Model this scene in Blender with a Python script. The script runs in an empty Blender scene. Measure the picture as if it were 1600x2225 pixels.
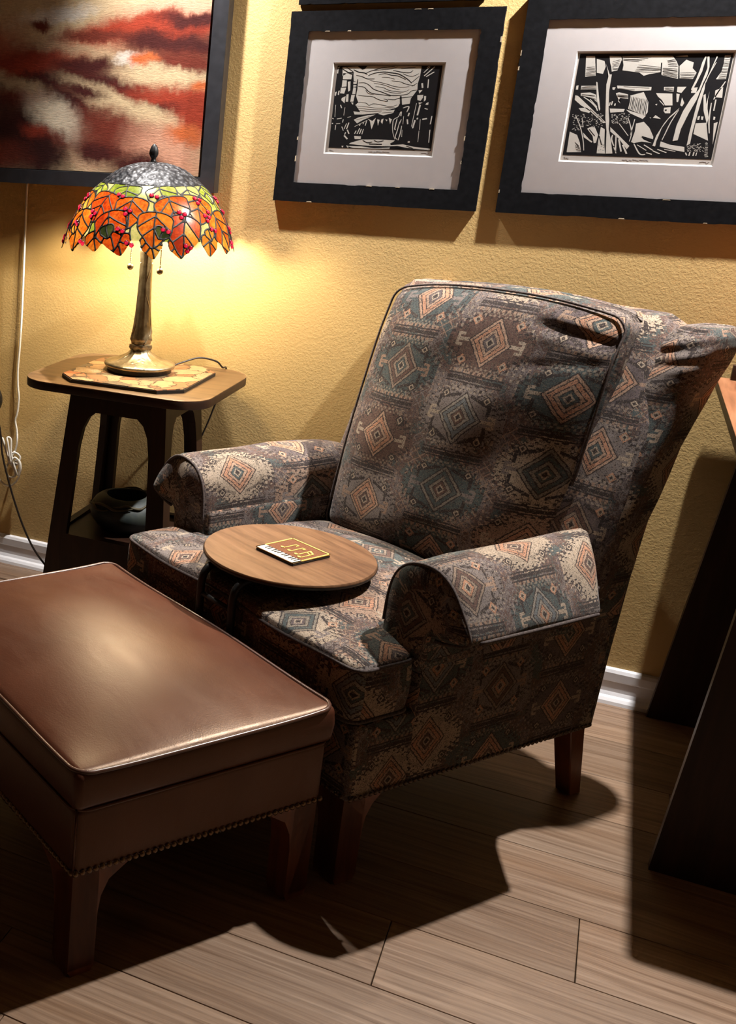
import bpy, bmesh, math, random
import numpy as np
from mathutils import Matrix, Vector
random.seed(7); np.random.seed(7)
PI = math.pi
SC = bpy.context.scene
COL = SC.collection

# ------------------------------------------------------------------ camera
CAM_R = ((0.87071489, 0.49112875, 0.02545853), (0.16855537, -0.24939676, -0.9536196), (-0.46200073, 0.83462196, -0.29993585))
cam = bpy.data.cameras.new('camera'); cam_o = bpy.data.objects.new('camera', cam); COL.objects.link(cam_o)
cam.sensor_fit = 'VERTICAL'; cam.sensor_height = 36.0; cam.lens = 2410.72/2225*36
cam.shift_x = (800+28.66)/2225; cam.shift_y = -(1112.5-1030.87)/2225
cam.clip_start = .02; cam.clip_end = 60
_r, _d, _f = [Vector(v) for v in CAM_R]
_m = Matrix((_r, -_d, -_f)).transposed().to_4x4(); _m.translation = Vector((0, 0, 1.383))
cam_o.matrix_world = _m
SC.camera = cam_o

# ------------------------------------------------------------------ world, lights, exposure
SC.view_settings.view_transform = 'Standard'; SC.view_settings.look = 'None'
SC.view_settings.gamma = 1; SC.view_settings.exposure = 0.0; SC.view_settings.use_curve_mapping = False
w = bpy.data.worlds.new('world'); SC.world = w; w.use_nodes = True
w.node_tree.nodes['Background'].inputs[0].default_value = (1, .85, .7, 1)
w.node_tree.nodes['Background'].inputs[1].default_value = .02
SC.cycles.max_bounces = 5; SC.cycles.diffuse_bounces = 3; SC.cycles.glossy_bounces = 3; SC.cycles.transmission_bounces = 4; SC.cycles.transparent_max_bounces = 8
SC.cycles.use_adaptive_sampling = True; SC.cycles.adaptive_threshold = .06; SC.cycles.adaptive_min_samples = 8
SC.cycles.caustics_reflective = False; SC.cycles.caustics_refractive = False; SC.cycles.blur_glossy = .5
SC.cycles.sample_clamp_indirect = 4.0; SC.cycles.use_denoising = True
def spot(name, loc, target, power, angle, blend, color, radius=.035):
    l = bpy.data.lights.new(name, 'SPOT'); l.energy = power; l.spot_size = math.radians(angle); l.spot_blend = blend
    l.color = color; l.shadow_soft_size = radius
    o = bpy.data.objects.new(name, l); COL.objects.link(o); o.location = loc
    o.rotation_euler = (Vector(target)-Vector(loc)).to_track_quat('-Z', 'Y').to_euler()
    return o
spot('ceiling_downlight_right', (.29, 2.84, 2.42), (.24, 2.70, 0), 400, 150, .6, (1, .965, .925), .02)
spot('ceiling_downlight_left', (-1.16, 2.84, 2.42), (-.82, 2.93, 0), 330, 70, 1.0, (1, .955, .905), .02)

# ------------------------------------------------------------------ node helper
class V:
    def __init__(s, t, sock): s.t = t; s.s = sock
    def _m(s, op, *a):
        n = s.t.nodes.new('ShaderNodeMath'); n.operation = op
        for i, x in enumerate((s,)+a):
            if isinstance(x, V): s.t.links.new(x.s, n.inputs[i])
            else: n.inputs[i].default_value = x
        return V(s.t, n.outputs[0])
    def __add__(s, o): return s._m('ADD', o)
    __radd__ = __add__
    def __mul__(s, o): return s._m('MULTIPLY', o)
    __rmul__ = __mul__
    def __sub__(s, o): return s._m('SUBTRACT', o)
    def __rsub__(s, o): return (s*-1)+o
    def __truediv__(s, o): return s._m('DIVIDE', o)
    def __lt__(s, o): return s._m('LESS_THAN', o)
    def __gt__(s, o): return s._m('GREATER_THAN', o)
    def __or__(s, o): return s._m('MAXIMUM', o)
    def __and__(s, o): return s._m('MINIMUM', o)
    def __mod__(s, o): return s._m('FLOORED_MODULO', o)
    def abs(s): return s._m('ABSOLUTE')
    def floor(s): return s._m('FLOOR')
    def pow(s, e): return s._m('POWER', e)
    def inv(s): return 1-s
class G:
    def __init__(s, name, rough=.5, spec=.5, metal=0.):
        s.mat = bpy.data.materials.new(name); s.mat.use_nodes = True; s.t = s.mat.node_tree
        s.b = s.t.nodes['Principled BSDF']; s.set('Roughness', rough); s.set('Specular IOR Level', spec); s.set('Metallic', metal)
    def set(s, k, v):
        i = s.b.inputs[k]
        if isinstance(v, V): s.t.links.new(v.s, i)
        elif isinstance(v, (tuple, list)): i.default_value = tuple(v)+((1,) if len(v) == 3 else ())
        else: i.default_value = v
    def node(s, typ, **kw):
        n = s.t.nodes.new(typ)
        for k, v in kw.items(): setattr(n, k, v)
        return n
    def link(s, a, b): s.t.links.new(a.s if isinstance(a, V) else a, b)
    def coord(s, kind='Object'): return V(s.t, s.node('ShaderNodeTexCoord').outputs[kind])
    def sep(s, v):
        n = s.node('ShaderNodeSeparateXYZ'); s.link(v, n.inputs[0]); return [V(s.t, o) for o in n.outputs]
    def comb(s, x, y, z=0):
        n = s.node('ShaderNodeCombineXYZ')
        for i, v in enumerate((x, y, z)):
            if isinstance(v, V): s.link(v, n.inputs[i])
            else: n.inputs[i].default_value = v
        return V(s.t, n.outputs[0])
    def map(s, v, scale=(1, 1, 1), loc=(0, 0, 0), rot=(0, 0, 0), typ='POINT'):
        n = s.node('ShaderNodeMapping', vector_type=typ); s.link(v, n.inputs[0])
        n.inputs['Scale'].default_value = scale; n.inputs['Location'].default_value = loc; n.inputs['Rotation'].default_value = rot
        return V(s.t, n.outputs[0])
    def noise(s, v, scale, detail=3, rough=.55, dist=0, out=0):
        n = s.node('ShaderNodeTexNoise'); s.link(v, n.inputs['Vector'])
        n.inputs['Scale'].default_value = scale; n.inputs['Detail'].default_value = detail
        n.inputs['Roughness'].default_value = rough; n.inputs['Distortion'].default_value = dist
        return V(s.t, n.outputs[out])
    def voro(s, v, scale, feature='F1', out=0):
        n = s.node('ShaderNodeTexVoronoi', feature=feature); s.link(v, n.inputs['Vector']); n.inputs['Scale'].default_value = scale
        return V(s.t, n.outputs[out])
    def white(s, v, out=0):
        n = s.node('ShaderNodeTexWhiteNoise', noise_dimensions='3D'); s.link(v, n.inputs['Vector']); return V(s.t, n.outputs[out])
    def mr(s, v, a, b, c=0., d=1., smooth=False):
        n = s.node('ShaderNodeMapRange'); s.link(v, n.inputs[0])
        if smooth: n.interpolation_type = 'SMOOTHSTEP'
        for i, x in enumerate((a, b, c, d)): n.inputs[i+1].default_value = x
        return V(s.t, n.outputs[0])
    def mix(s, f, a, b, blend='MIX'):
        n = s.node('ShaderNodeMix', data_type='RGBA', blend_type=blend)
        for k, x in ((0, f), (6, a), (7, b)):
            if isinstance(x, V): s.link(x, n.inputs[k])
            elif isinstance(x, (tuple, list)): n.inputs[k].default_value = tuple(x)+((1,) if len(x) == 3 else ())
            else: n.inputs[k].default_value = x
        return V(s.t, n.outputs[2])
    def ramp(s, f, stops, interp='LINEAR'):
        n = s.node('ShaderNodeValToRGB'); n.color_ramp.interpolation = interp; e = n.color_ramp.elements
        while len(e) < len(stops): e.new(.5)
        for k, (p, c) in enumerate(stops): e[k].position = p; e[k].color = tuple(c)+(1,)
        s.link(f, n.inputs[0]); return V(s.t, n.outputs[0])
    def bump(s, h, strength=.3, dist=.002):
        n = s.node('ShaderNodeBump'); n.inputs['Strength'].default_value = strength; n.inputs['Distance'].default_value = dist
        s.link(h, n.inputs['Height']); s.link(n.outputs[0], s.b.inputs['Normal'])
    def color(s, c): s.set('Base Color', c)
def plain(name, col, rough=.5, spec=.5, metal=0., var=.12, scale=40, bump=0.):
    g = G(name, rough, spec, metal); o = g.coord('Object'); n = g.noise(o, scale, 3)
    k = g.mr(n, .3, .7, 1-var, 1+var)
    g.color(g.mix(1.0, col, g.comb(k, k, k), 'MULTIPLY'))
    if bump: g.bump(n, bump, .001)
    return g.mat

# ------------------------------------------------------------------ materials
def m_wall():
    g = G('yellow_textured_wall_paint', .62, .3); p = g.coord('Object')
    n1 = g.noise(p, 175, 3, .6, .4); n2 = g.noise(p, 1.3, 2)
    g.color(g.mix(n2, (.50, .335, .135), (.58, .395, .165)))
    g.bump(g.mr(n1, .35, .7, 0, 1, True), .18, .0018)
    return g.mat
def m_floor():
    g = G('oak_plank', .38, .35); oi = g.node('ShaderNodeObjectInfo'); rnd = V(g.t, oi.outputs['Random'])
    p = g.coord('Object'); off = g.comb(rnd*37, rnd*53, rnd*11)
    va = g.node('ShaderNodeVectorMath', operation='ADD'); g.link(p, va.inputs[0]); g.link(off, va.inputs[1]); q = V(g.t, va.outputs[0])
    warp = g.noise(g.map(q, (.8, 4, 1)), 1.6, 2, .5)
    x, y, z = g.sep(q)
    qq = g.comb(x, y+(warp-.5)*.055, z)
    grain = g.noise(g.map(qq, (1.6, 70, 1)), 1.5, 5, .66, .25)
    fine = g.noise(g.map(qq, (14, 260, 1)), 1.0, 3, .6)
    kn = g.voro(g.map(qq, (2.3, 6.0, 0)), 1.0); knot = g.mr(kn, .02, .20, 1, 0, True)
    big = g.noise(g.map(qq, (1.0, 8, 1)), 1.4, 3)
    c = g.ramp(grain, [(.32, (.150, .092, .057)), (.5, (.240, .160, .108)), (.67, (.312, .220, .153))])
    c = g.mix(g.mr(big, .35, .7), c, g.mix(1., c, (.80, .70, .60), 'MULTIPLY'))
    c = g.mix(g.mr(fine, .45, .75, 0, .30), c, (.13, .08, .05))
    c = g.mix(knot*.62, c, (.085, .050, .032))
    v = g.mr(rnd, 0, 1, .82, 1.12)
    c = g.mix(1., c, g.comb(v, v, v), 'MULTIPLY')
    g.color(c); g.bump(grain*.6+fine*.4, .12, .001)
    g.set('Roughness', g.mr(grain, .3, .7, .34, .48))
    return g.mat
def wood(name, dark, mid, light, rough=.35, sc=(60, 3, 3), coat=0., spec=.5):
    g = G(name, rough, spec); p = g.coord('Object')
    w_ = g.noise(p, 3.2, 2); x, y, z = g.sep(p)
    q = g.comb(x+(w_-.5)*.04, y+(w_-.5)*.04, z)
    n = g.noise(g.map(q, sc), 1.2, 5, .6, .3); f = g.noise(g.map(q, [k*4 for k in sc]), 1.0, 2)
    c = g.ramp(n, [(.3, dark), (.5, mid), (.72, light)])
    c = g.mix(g.mr(f, .5, .8, 0, .3), c, dark)
    g.color(c); g.bump(n, .05, .001); g.set('Coat Weight', coat); g.set('Coat Roughness', .25)
    return g.mat
def m_leather():
    g = G('brown_leather', .45, .52); p = g.coord('Object')
    pore = g.voro(p, 420, 'SMOOTH_F1'); wr = g.noise(g.map(p, (6, 14, 6)), 1.2, 4, .6, .8); big = g.noise(p, 5, 2)
    g.color(g.mix(g.mr(big, .3, .7), (.050, .0135, .0066), (.074, .0225, .0112)))
    g.set('Roughness', g.mr(wr, .3, .7, .35, .45)); g.bump(pore*.25+wr*1.2, .22, .0022)
    g.set('Specular Tint', (1, .74, .52, 1))
    return g.mat
def m_fabric():
    g = G('kilim_pattern_upholstery', .92, .12)
    uv = V(g.t, g.node('ShaderNodeUVMap', uv_map='uv').outputs[0]); u0, v0, _ = g.sep(uv)
    wob = g.noise(uv, 22, 2); wob2 = g.noise(g.map(uv, (1, 1, 1), (3.7, 1.3, 0)), 22, 2)
    E = .0015
    u = ((u0+(wob-.5)*.0035)/E).floor()*E; v = ((v0+(wob2-.5)*.0035)/E).floor()*E
    Q, P = .185, .156
    i = (u/Q).floor(); x = u-(i+.5)*Q
    vs = v+(i % 2)*(P/2); j = (vs/P).floor(); y = vs-(j+.5)*P
    h = g.white(g.comb(i, j, 3)); h2 = g.white(g.comb(i, j, 9)); h3 = g.white(g.comb(i, j, 17))
    ax, ay = x.abs(), y.abs()
    px = g.white(g.comb(u/E, v/E, 1)); px2 = g.white(g.comb(u/E, v/E, 5))
    cream = (.31, .245, .185); tan = (.25, .165, .12); salmon = (.36, .185, .115); taupe = (.160, .132, .122); teal = (.062, .075, .074)
    brown = (.100, .058, .046); plum = (.100, .077, .077); dark = (.036, .027, .025); blue = (.125, .135, .14)
    field = g.ramp(h, [(0, taupe), (.26, cream), (.45, teal), (.62, plum), (.78, tan), (.9, brown)], 'CONSTANT')
    lo = g.noise(uv, 13, 3, .6, .6)
    between = g.ramp(lo+(px-.5)*.12, [(.30, teal), (.42, brown), (.50, plum), (.57, taupe), (.66, brown)], 'CONSTANT')
    step = ((ax/.0105).floor())*.0105
    comb_ = ((x/.0066).floor() % 2)*.011
    rad = ay+comb_+step*.72
    inside = rad < .083
    c = g.mix(inside, between, field)
    c = g.mix((rad < .0885) & inside.inv(), c, dark)
    c = g.mix((rad < .0945) & (rad > .0915), c, g.mix(.55, field, cream))
    # crooked hooks and steps inside the field
    hk = (((ay-.052+ax*.35).abs() < .0034) & (ax > .012) & (ax < .062)) | (((ax-.058).abs() < .0032) & (ay < .034) & (ay > .012))
    c = g.mix(hk*g.mr(h2, .25, .26), c, dark)
    sq = ((((u+v*.0)/.0128) % 1.) < .30) & (((v/.0128) % 1.) < .45)
    c = g.mix(sq*(inside.inv())*g.mr(lo, .45, .5, 0, .75), c, g.ramp(h3, [(0, tan), (.35, dark), (.6, taupe), (.8, cream)], 'CONSTANT'))
    # double outline and a meander along the medallion, small crosses and bars between
    c = g.mix((rad < .076) & (rad > .0735), c, dark)
    c = g.mix((rad < .0715) & (rad > .0695)*g.mr(h3, .3, .31), c, g.mix(.6, field, dark))
    mz = (y+x*.9)/.0235; mf = mz-(mz+.5).floor(); m2 = (y-x*.9)/.0235; mf2 = m2-(m2+.5).floor()
    c = g.mix(((mf.abs() < .07) | (mf2.abs() < .07))*(inside.inv())*g.mr(h2, .35, .36, .15, .8), c, g.ramp(h2, [(0, dark), (.4, taupe), (.7, tan)], 'CONSTANT'))
    zb = ay+((ax/.0052).floor() % 2)*.006
    c = g.mix(((zb-.060).abs() < .0022) & (ax < .05), c, g.mix(.5, cream, field))
    arm = ((ay < .0032) & (ax > .045) & (ax < .074)) | (((ax-.072).abs() < .003) & (ay < .013)) | ((((ay-.011).abs()) < .003) & (ax > .06) & (ax < .073))
    c = g.mix(arm, c, g.ramp(h2, [(0, cream), (.5, tan), (.75, taupe)], 'CONSTANT'))
    # small diamonds in the corners
    d2 = (ax-.049).abs()+(ay-.042).abs()
    c = g.mix(d2 < .0115, c, g.ramp(h3, [(0, dark), (.5, salmon)], 'CONSTANT')); c = g.mix(d2 < .0075, c, cream); c = g.mix(d2 < .004, c, dark)
    # row border: lines and a comb
    yb = P/2-ay; near = ax < .066
    c = g.mix((yb < .0042) & near, c, dark); c = g.mix((yb < .0098) & (yb > .0070) & near, c, dark)
    teeth = (yb > .0098) & (yb < .0165) & ((((x+.004)/.0062).floor() % 2) > .5) & near
    c = g.mix(teeth*g.mr(h3, .4, .41), c, tan)
    # main diamond
    d = ax*1.12+ay
    A = g.ramp(h2, [(0, salmon), (.3, blue), (.45, brown), (.65, salmon), (.82, teal)], 'CONSTANT')
    B = g.ramp(h3, [(0, brown), (.3, teal), (.55, salmon), (.75, plum)], 'CONSTANT')
    c = g.mix(d < .055, c, dark); c = g.mix(d < .0515, c, g.mix(.5, cream, A)); c = g.mix(d < .0445, c, dark)
    c = g.mix(d < .0415, c, A); c = g.mix(d < .031, c, dark); c = g.mix(d < .0285, c, g.mix(.55, A, cream)); c = g.mix(d < .0205, c, dark)
    c = g.mix(d < .0185, c, B); c = g.mix(d < .0115, c, cream); c = g.mix(d < .0068, c, dark)
    # chenille flecks
    c = g.mix((px < .15)*.8, c, dark); c = g.mix((px2 < .12), c, g.mix(.40, c, cream))
    k = g.mr(px2, 0, 1, .78, 1.22); c = g.mix(1., c, g.comb(k, k, k), 'MULTIPLY')
    big = g.noise(uv, 9, 2); kb = g.mr(big, .3, .7, .76, .98); c = g.mix(1., c, g.comb(kb, kb, kb), 'MULTIPLY')
    g.color(c)
    rib = ((u0/E*PI)._m('SINE')).abs()*.5+px*.6
    fold = g.noise(uv, 14, 3, .5, .4)
    g.bump(rib*.35+fold*3.0, .35, .0022)
    g.set('Sheen Weight', .06); g.set('Sheen Roughness', .5)
    return g.mat
def m_painting():
    g = G('abstract_cloud_painting', .42, .35); p = g.coord('Object')
    x, y, z = g.sep(p)
    w1 = g.noise(p, 8, 6, .68); w2 = g.noise(g.map(p, loc=(5, 3, 1)), 8, 6, .68)
    st = g.noise(g.map(p, (2.2, 1, 1)), 40, 4, .7)
    px = x+(w1-.5)*.13+(st-.5)*.018; pz = z+(w2-.5)*.09+(st-.5)*.018
    pv = g.comb(px, pz, 0)
    cream = (.50, .375, .225); mar = (.050, .011, .010); red = (.27, .036, .018); rb = (.125, .024, .015); blk = (.024, .007, .007); org = (.46, .11, .035); pink = (.52, .27, .18); pale = (.56, .50, .44)
    c = g.mix(w1, (.42, .30, .17), (.54, .41, .26))
    B = [(1150,170,430,110,5,red),(1250,40,350,40,0,pink),(1250,290,330,70,-3,mar),(800,170,320,55,8,red),(1300,120,220,35,0,mar),(1250,390,300,55,-5,rb),(680,215,260,30,0,rb),
      (130,400,330,105,0,rb),(180,375,200,40,0,mar),(450,480,420,100,-10,red),(650,520,320,70,-14,rb),(330,520,350,45,0,mar),(820,600,300,75,-15,mar),
      (1110,505,330,62,-8,cream),(1200,640,280,60,-5,red),(1200,720,220,45,0,mar),(1310,790,130,120,0,red),(800,690,330,62,-22,cream),(1060,760,150,60,-20,cream),
      (500,690,270,55,-26,mar),(100,560,160,50,-5,cream),(110,650,160,50,0,red),(130,900,330,240,0,blk),(330,950,170,60,-20,red),(430,815,260,95,-28,(.58,.50,.38)),
      (820,860,260,90,-15,rb),(830,960,300,100,0,rb),(600,1080,170,55,-12,(.45,.30,.19)),(1150,1010,230,150,-20,pink),(1270,880,110,60,0,org),(290,1060,190,110,0,blk),(950,1110,160,70,0,mar),(700,1010,120,60,0,mar),(560,600,120,30,-10,mar),(1000,250,120,40,0,mar),(620,420,180,40,0,mar),(1350,560,60,40,0,org),(-350,280,330,100,8,red),(-700,420,300,110,-5,rb),(-350,620,380,130,-12,mar),(-550,900,420,190,0,blk),(-150,1080,260,90,0,rb),(-650,80,330,60,5,rb),(-250,430,220,50,-10,cream),(-600,650,200,60,-20,red),(350,75,220,45,8,pale),(880,375,70,35,0,pale),(960,380,80,30,0,org),(250,150,90,25,0,rb)]
    for (X, Y, rx, ry, rot, col) in B:
        if col in (mar, rb, blk, red): rx *= 1.08; ry *= 1.14
        cx = -.613+X*.613/1370; cz = .448-Y*.448/1160
        q = g.map(pv, (rx*1.12*.613/1370, ry*1.2*.448/1160, 1), (cx, cz, 0), (0, 0, math.radians(rot)), 'TEXTURE')
        n = g.node('ShaderNodeVectorMath', operation='LENGTH'); g.link(q, n.inputs[0])
        c = g.mix(g.mr(V(g.t, n.outputs['Value']), .35, 1.55, 1, 0, True), c, col)
    br = g.noise(g.map(p, (40, 1, 130)), 1.5, 4, .6, .5); k = g.mr(br, .3, .7, .86, 1.14)
    g.color(g.mix(1., c, g.comb(k, k, k), 'MULTIPLY'))
    weave = g.noise(g.map(p, (300, 1, 300)), 1.0, 2)
    g.bump(br+weave*.4, .35, .0015)
    return g.mat
def m_glass(name, c1, c2, c3):
    g = G(name, .25, .5); p = g.coord('Object'); oi = g.node('ShaderNodeObjectInfo'); rnd = V(g.t, oi.outputs['Random'])
    x, y, z = g.sep(p); q = g.comb(x+rnd*3, y+rnd*5, z)
    n = g.noise(q, 34, 4, .6, 1.2); n2 = g.noise(q, 120, 2, .6, .6)
    c = g.ramp(n+(rnd-.5)*.35, [(.25, c1), (.5, c2), (.78, c3)]); c = g.mix(g.mr(n2, .42, .68, 0, .7), c, c1)
    tr = g.node('ShaderNodeBsdfTranslucent'); g.link(g.mix(1., c, (.11, .11, .11) if 'berry' not in name else (.19, .19, .19), 'MULTIPLY'), tr.inputs[0])
    g.color(g.mix(.75, c, (.01, .006, .003)))
    ms = g.node('ShaderNodeMixShader'); ms.inputs[0].default_value = .30
    g.link(tr.outputs[0], ms.inputs[1]); g.link(g.b.outputs[0], ms.inputs[2])
    g.link(ms.outputs[0], g.t.nodes['Material Output'].inputs['Surface'])
    g.bump(n2, .2, .001)
    return g.mat
def m_emit(name, col, s):
    g = G(name); g.color((.9, .9, .9)); g.set('Emission Color', col); g.set('Emission Strength', s); return g.mat
def m_brass():
    g = G('antique_brass', .34, .5, .9); p = g.coord('Object'); n = g.noise(p, 26, 4, .6); r = g.voro(g.map(p, (1, 1, .45)), 70)
    g.color(g.mix(g.mr(n, .35, .65), (.22, .175, .10), (.46, .385, .25)))
    g.bump(g.mr(r, .05, .4, 1, 0, True)+n*.4, .35, .002); return g.mat
def m_filigree():
    g = G('black_filigree_metal', .5, .4, .5); p = g.coord('Object')
    r = g.voro(p, 95, 'SMOOTH_F1'); k = g.mr(r, .25, .5, 0, 1, True)
    g.color(g.mix(k, (.055, .055, .058), (.008, .008, .010))); g.bump(r, .9, .004); return g.mat
def m_walnut():
    return wood('walnut_table_top', (.085, .040, .020), (.155, .078, .039), (.22, .118, .062), .33, (4, 46, 4))
def m_leafmat():
    g = G('painted_leaf_tooled_mat', .5, .35); p = g.coord('Object')
    c = (.235, .112, .046); w_ = g.noise(p, 30, 3); q = g.map(p, (1, 1, .01)); x, y, z = g.sep(q); qq = g.comb(x+(w_-.5)*.05, y+(w_-.5)*.05, 0)
    vd = g.voro(qq, 17, 'DISTANCE_TO_EDGE'); vc = g.voro(qq, 17, 'F1', 1); r, gg, b = g.sep(vc)
    c = g.mix((r > .55)*.75, c, (.42, .14, .055)); c = g.mix((gg > .72)*.8, c, (.13, .105, .06)); c = g.mix((b > .7)*.5, c, (.58, .36, .17))
    c = g.mix((vd < .035), c, (.07, .04, .02))
    fine = g.voro(p, 130); c = g.mix((fine < .22)*(gg > .72), c, (.04, .03, .02))
    edge = g.mr(g.noise(p, 60, 2), .3, .7, .85, 1.1); g.color(g.mix(1., c, g.comb(edge, edge, edge), 'MULTIPLY')); g.bump(vd, .3, .002)
    return g.mat
def m_pottery():
    g = G('dark_teal_pottery', .55, .4); p = g.coord('Object'); n = g.noise(p, 12, 4, .6); x, y, z = g.sep(p)
    c = g.mix(g.mr(n, .35, .65), (.012, .018, .022), (.034, .044, .038)); g.color(g.mix(g.mr(n, .55, .75, 0, .4), c, (.06, .048, .026))); g.bump(n, .4, .003); return g.mat
def m_clear():
    g = G('picture_glass', .02, .5); tr = g.node('ShaderNodeBsdfTransparent'); gl = g.node('ShaderNodeBsdfGlossy'); gl.inputs['Roughness'].default_value = .03
    ge = g.node('ShaderNodeNewGeometry'); dt = g.node('ShaderNodeVectorMath', operation='DOT_PRODUCT'); g.link(ge.outputs['Normal'], dt.inputs[0]); g.link(ge.outputs['Incoming'], dt.inputs[1])
    fr = (1-V(g.t, dt.outputs['Value']).abs()).pow(5.)*.9+.02; ms = g.node('ShaderNodeMixShader')
    n = g.noise(g.coord('Object'), 3, 1); g.link(g.mix(n, (.97, .97, .97), (.99, .99, .99)), tr.inputs[0])
    g.link(fr, ms.inputs[0]); g.link(tr.outputs[0], ms.inputs[1]); g.link(gl.outputs[0], ms.inputs[2])
    g.link(ms.outputs[0], g.t.nodes['Material Output'].inputs['Surface']); return g.mat
M = {}
M['wall'] = m_wall(); M['floor'] = m_floor(); M['leather'] = m_leather(); M['fabric'] = m_fabric(); M['painting'] = m_painting()
M['white'] = plain('white_trim_paint', (.72, .71, .73), .35, .5, var=.03)
M['ceil'] = plain('ceiling_paint', (.66, .60, .50), .9, .2, var=.04)
M['welt'] = plain('upholstery_welt', (.075, .060, .056), .9, .1, var=.5, scale=260)
M['dimwall'] = plain('bounce_tuned_wall', (.24, .165, .095), .8, .2)  # unseen walls, colour darkened to hold down bounced fill light
M['dimceil'] = plain('bounce_tuned_ceiling', (.42, .36, .28), .9, .2)  # unseen ceiling, colour set by how much fill it should bounce
M['sub'] = plain('subfloor', (.10, .06, .035), .8)
M['legwood'] = wood('cherry_leg_wood', (.075, .019, .007), (.13, .036, .012), (.17, .052, .018), .38, (30, 30, 3))
M['table'] = wood('mission_oak_lit', (.080, .040, .016), (.130, .068, .027), (.175, .098, .041), .36, (4, 42, 4))  # same oak as the dark boards, colour lightened to read as lit
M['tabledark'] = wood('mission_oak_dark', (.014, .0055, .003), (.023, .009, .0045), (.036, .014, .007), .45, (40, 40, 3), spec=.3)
M['redwood'] = wood('reddish_table_top', (.13, .045, .02), (.24, .095, .045), (.32, .14, .07), .35, (42, 4, 4))
M['walnut'] = m_walnut(); M['black'] = plain('black_powder_coat', (.008, .0075, .0075), .42, .3)
M['ebony'] = plain('black_painted_frame', (.0045, .0045, .0055), .8, .06, var=.3, scale=80, bump=.1)
M['grayframe'] = plain('dark_grey_floater_frame', (.020, .020, .024), .38, .5, var=.2)
M['sideframe'] = plain('frame_side_dark_brown', (.020, .014, .010), .5, .4)
M['mat'] = plain('off_white_mat_board', (.66, .62, .63), .85, .2, var=.02)
M['bevel'] = plain('white_mat_bevel', (.86, .85, .84), .8, .2, var=.02)
M['paper'] = plain('print_paper', (.62, .57, .53), .85, .2, var=.04, scale=15)
M['carved'] = plain('unprinted_paper', (.70, .67, .62), .85, .2, var=.05, scale=25)
M['ink'] = plain('black_relief_ink', (.013, .012, .014), .5, .3)
M['pencil'] = plain('pencil_grey', (.22, .20, .21), .8, .2)
M['glass'] = m_clear(); M['chip'] = plain('bare_wood_chip', (.30, .24, .17), .8, .2)
M['nail'] = plain('antique_brass_nail', (.16, .10, .055), .32, .5, .85, var=.2)
M['nailfab'] = plain('dark_bronze_nail', (.09, .06, .04), .35, .5, .8, var=.2)
M['piping'] = plain('brown_leather_piping', (.07, .030, .019), .30, .6)
M['brass'] = m_brass(); M['filigree'] = m_filigree()
M['lead'] = plain('black_lead_came', (.010, .009, .008), .6, .2, .0)
M['g_orange'] = m_glass('orange_art_glass', (.46, .060, .006), (.82, .19, .016), (.92, .38, .045))
M['g_red'] = m_glass('red_orange_art_glass', (.36, .026, .005), (.74, .085, .010), (.85, .23, .03))
M['g_amber'] = m_glass('amber_art_glass', (.70, .22, .02), (.90, .40, .05), (.95, .62, .16))
M['g_green'] = m_glass('green_art_glass', (.22, .34, .03), (.48, .58, .10), (.75, .74, .28))
M['g_pale'] = m_glass('pale_yellow_art_glass', (.50, .56, .18), (.80, .76, .36), (.92, .88, .60))
M['g_dark'] = m_glass('dark_green_art_glass', (.02, .035, .012), (.05, .07, .025), (.12, .16, .05))
M['g_berry'] = m_glass('crimson_glass_berry', (.35, .004, .03), (.60, .012, .07), (.75, .05, .14))
M['bulb'] = m_emit('warm_bulb', (1, .83, .55), 410)
M['leafmat'] = m_leafmat(); M['matedge'] = plain('mat_edge_black', (.012, .010, .008), .5)
M['pottery'] = m_pottery(); M['twig'] = plain('pottery_twig_relief', (.075, .062, .035), .6, .3)
M['cordw'] = plain('white_plastic_cord', (.72, .70, .66), .4, .5, var=.03)
M['cordb'] = plain('brown_black_cord', (.018, .013, .010), .4, .5)
M['st_brown'] = plain('brown_needlepoint', (.145, .060, .030), .9, .1, var=.35, scale=700, bump=.4)
M['st_gold'] = plain('gold_needlepoint', (.72, .48, .12), .9, .1, var=.25, scale=700, bump=.4)
M['st_cream'] = plain('cream_needlepoint', (.80, .72, .50), .9, .1, var=.2, scale=700, bump=.4)
M['st_black'] = plain('black_needlepoint', (.02, .015, .02), .9, .1)
M['greymetal'] = plain('grey_brown_metal', (.085, .07, .06), .4, .5, .3)

# ------------------------------------------------------------------ mesh helpers
def mk(name, verts, faces, mat, parent=None, uvs=None, smooth=True, sharp=None):
    me = bpy.data.meshes.new(name); me.from_pydata([tuple(map(float, v)) for v in verts], [], [tuple(map(int, f)) for f in faces])
    if uvs is not None:
        l = me.uv_layers.new(name='uv'); l.data.foreach_set('uv', np.asarray(uvs, 'f').ravel())
    if isinstance(mat, str): mat = M[mat]
    me.materials.append(mat)
    if smooth: me.polygons.foreach_set('use_smooth', [True]*len(me.polygons))
    if sharp: me.set_sharp_from_angle(angle=math.radians(sharp))
    me.validate(); me.update()
    o = bpy.data.objects.new(name, me); COL.objects.link(o)
    if parent is not None: o.parent = parent
    return o
def tag(o, label=None, cat=None, group=None, kind=None):
    for k, v in (('label', label), ('category', cat), ('group', group), ('kind', kind)):
        if v: o[k] = v
    return o
def empty(name, loc=(0, 0, 0), rz=0., label=None, cat=None, group=None):
    o = bpy.data.objects.new(name, None); COL.objects.link(o); o.location = loc; o.rotation_euler = (0, 0, rz); o.empty_display_size = .05
    return tag(o, label, cat, group)
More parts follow.
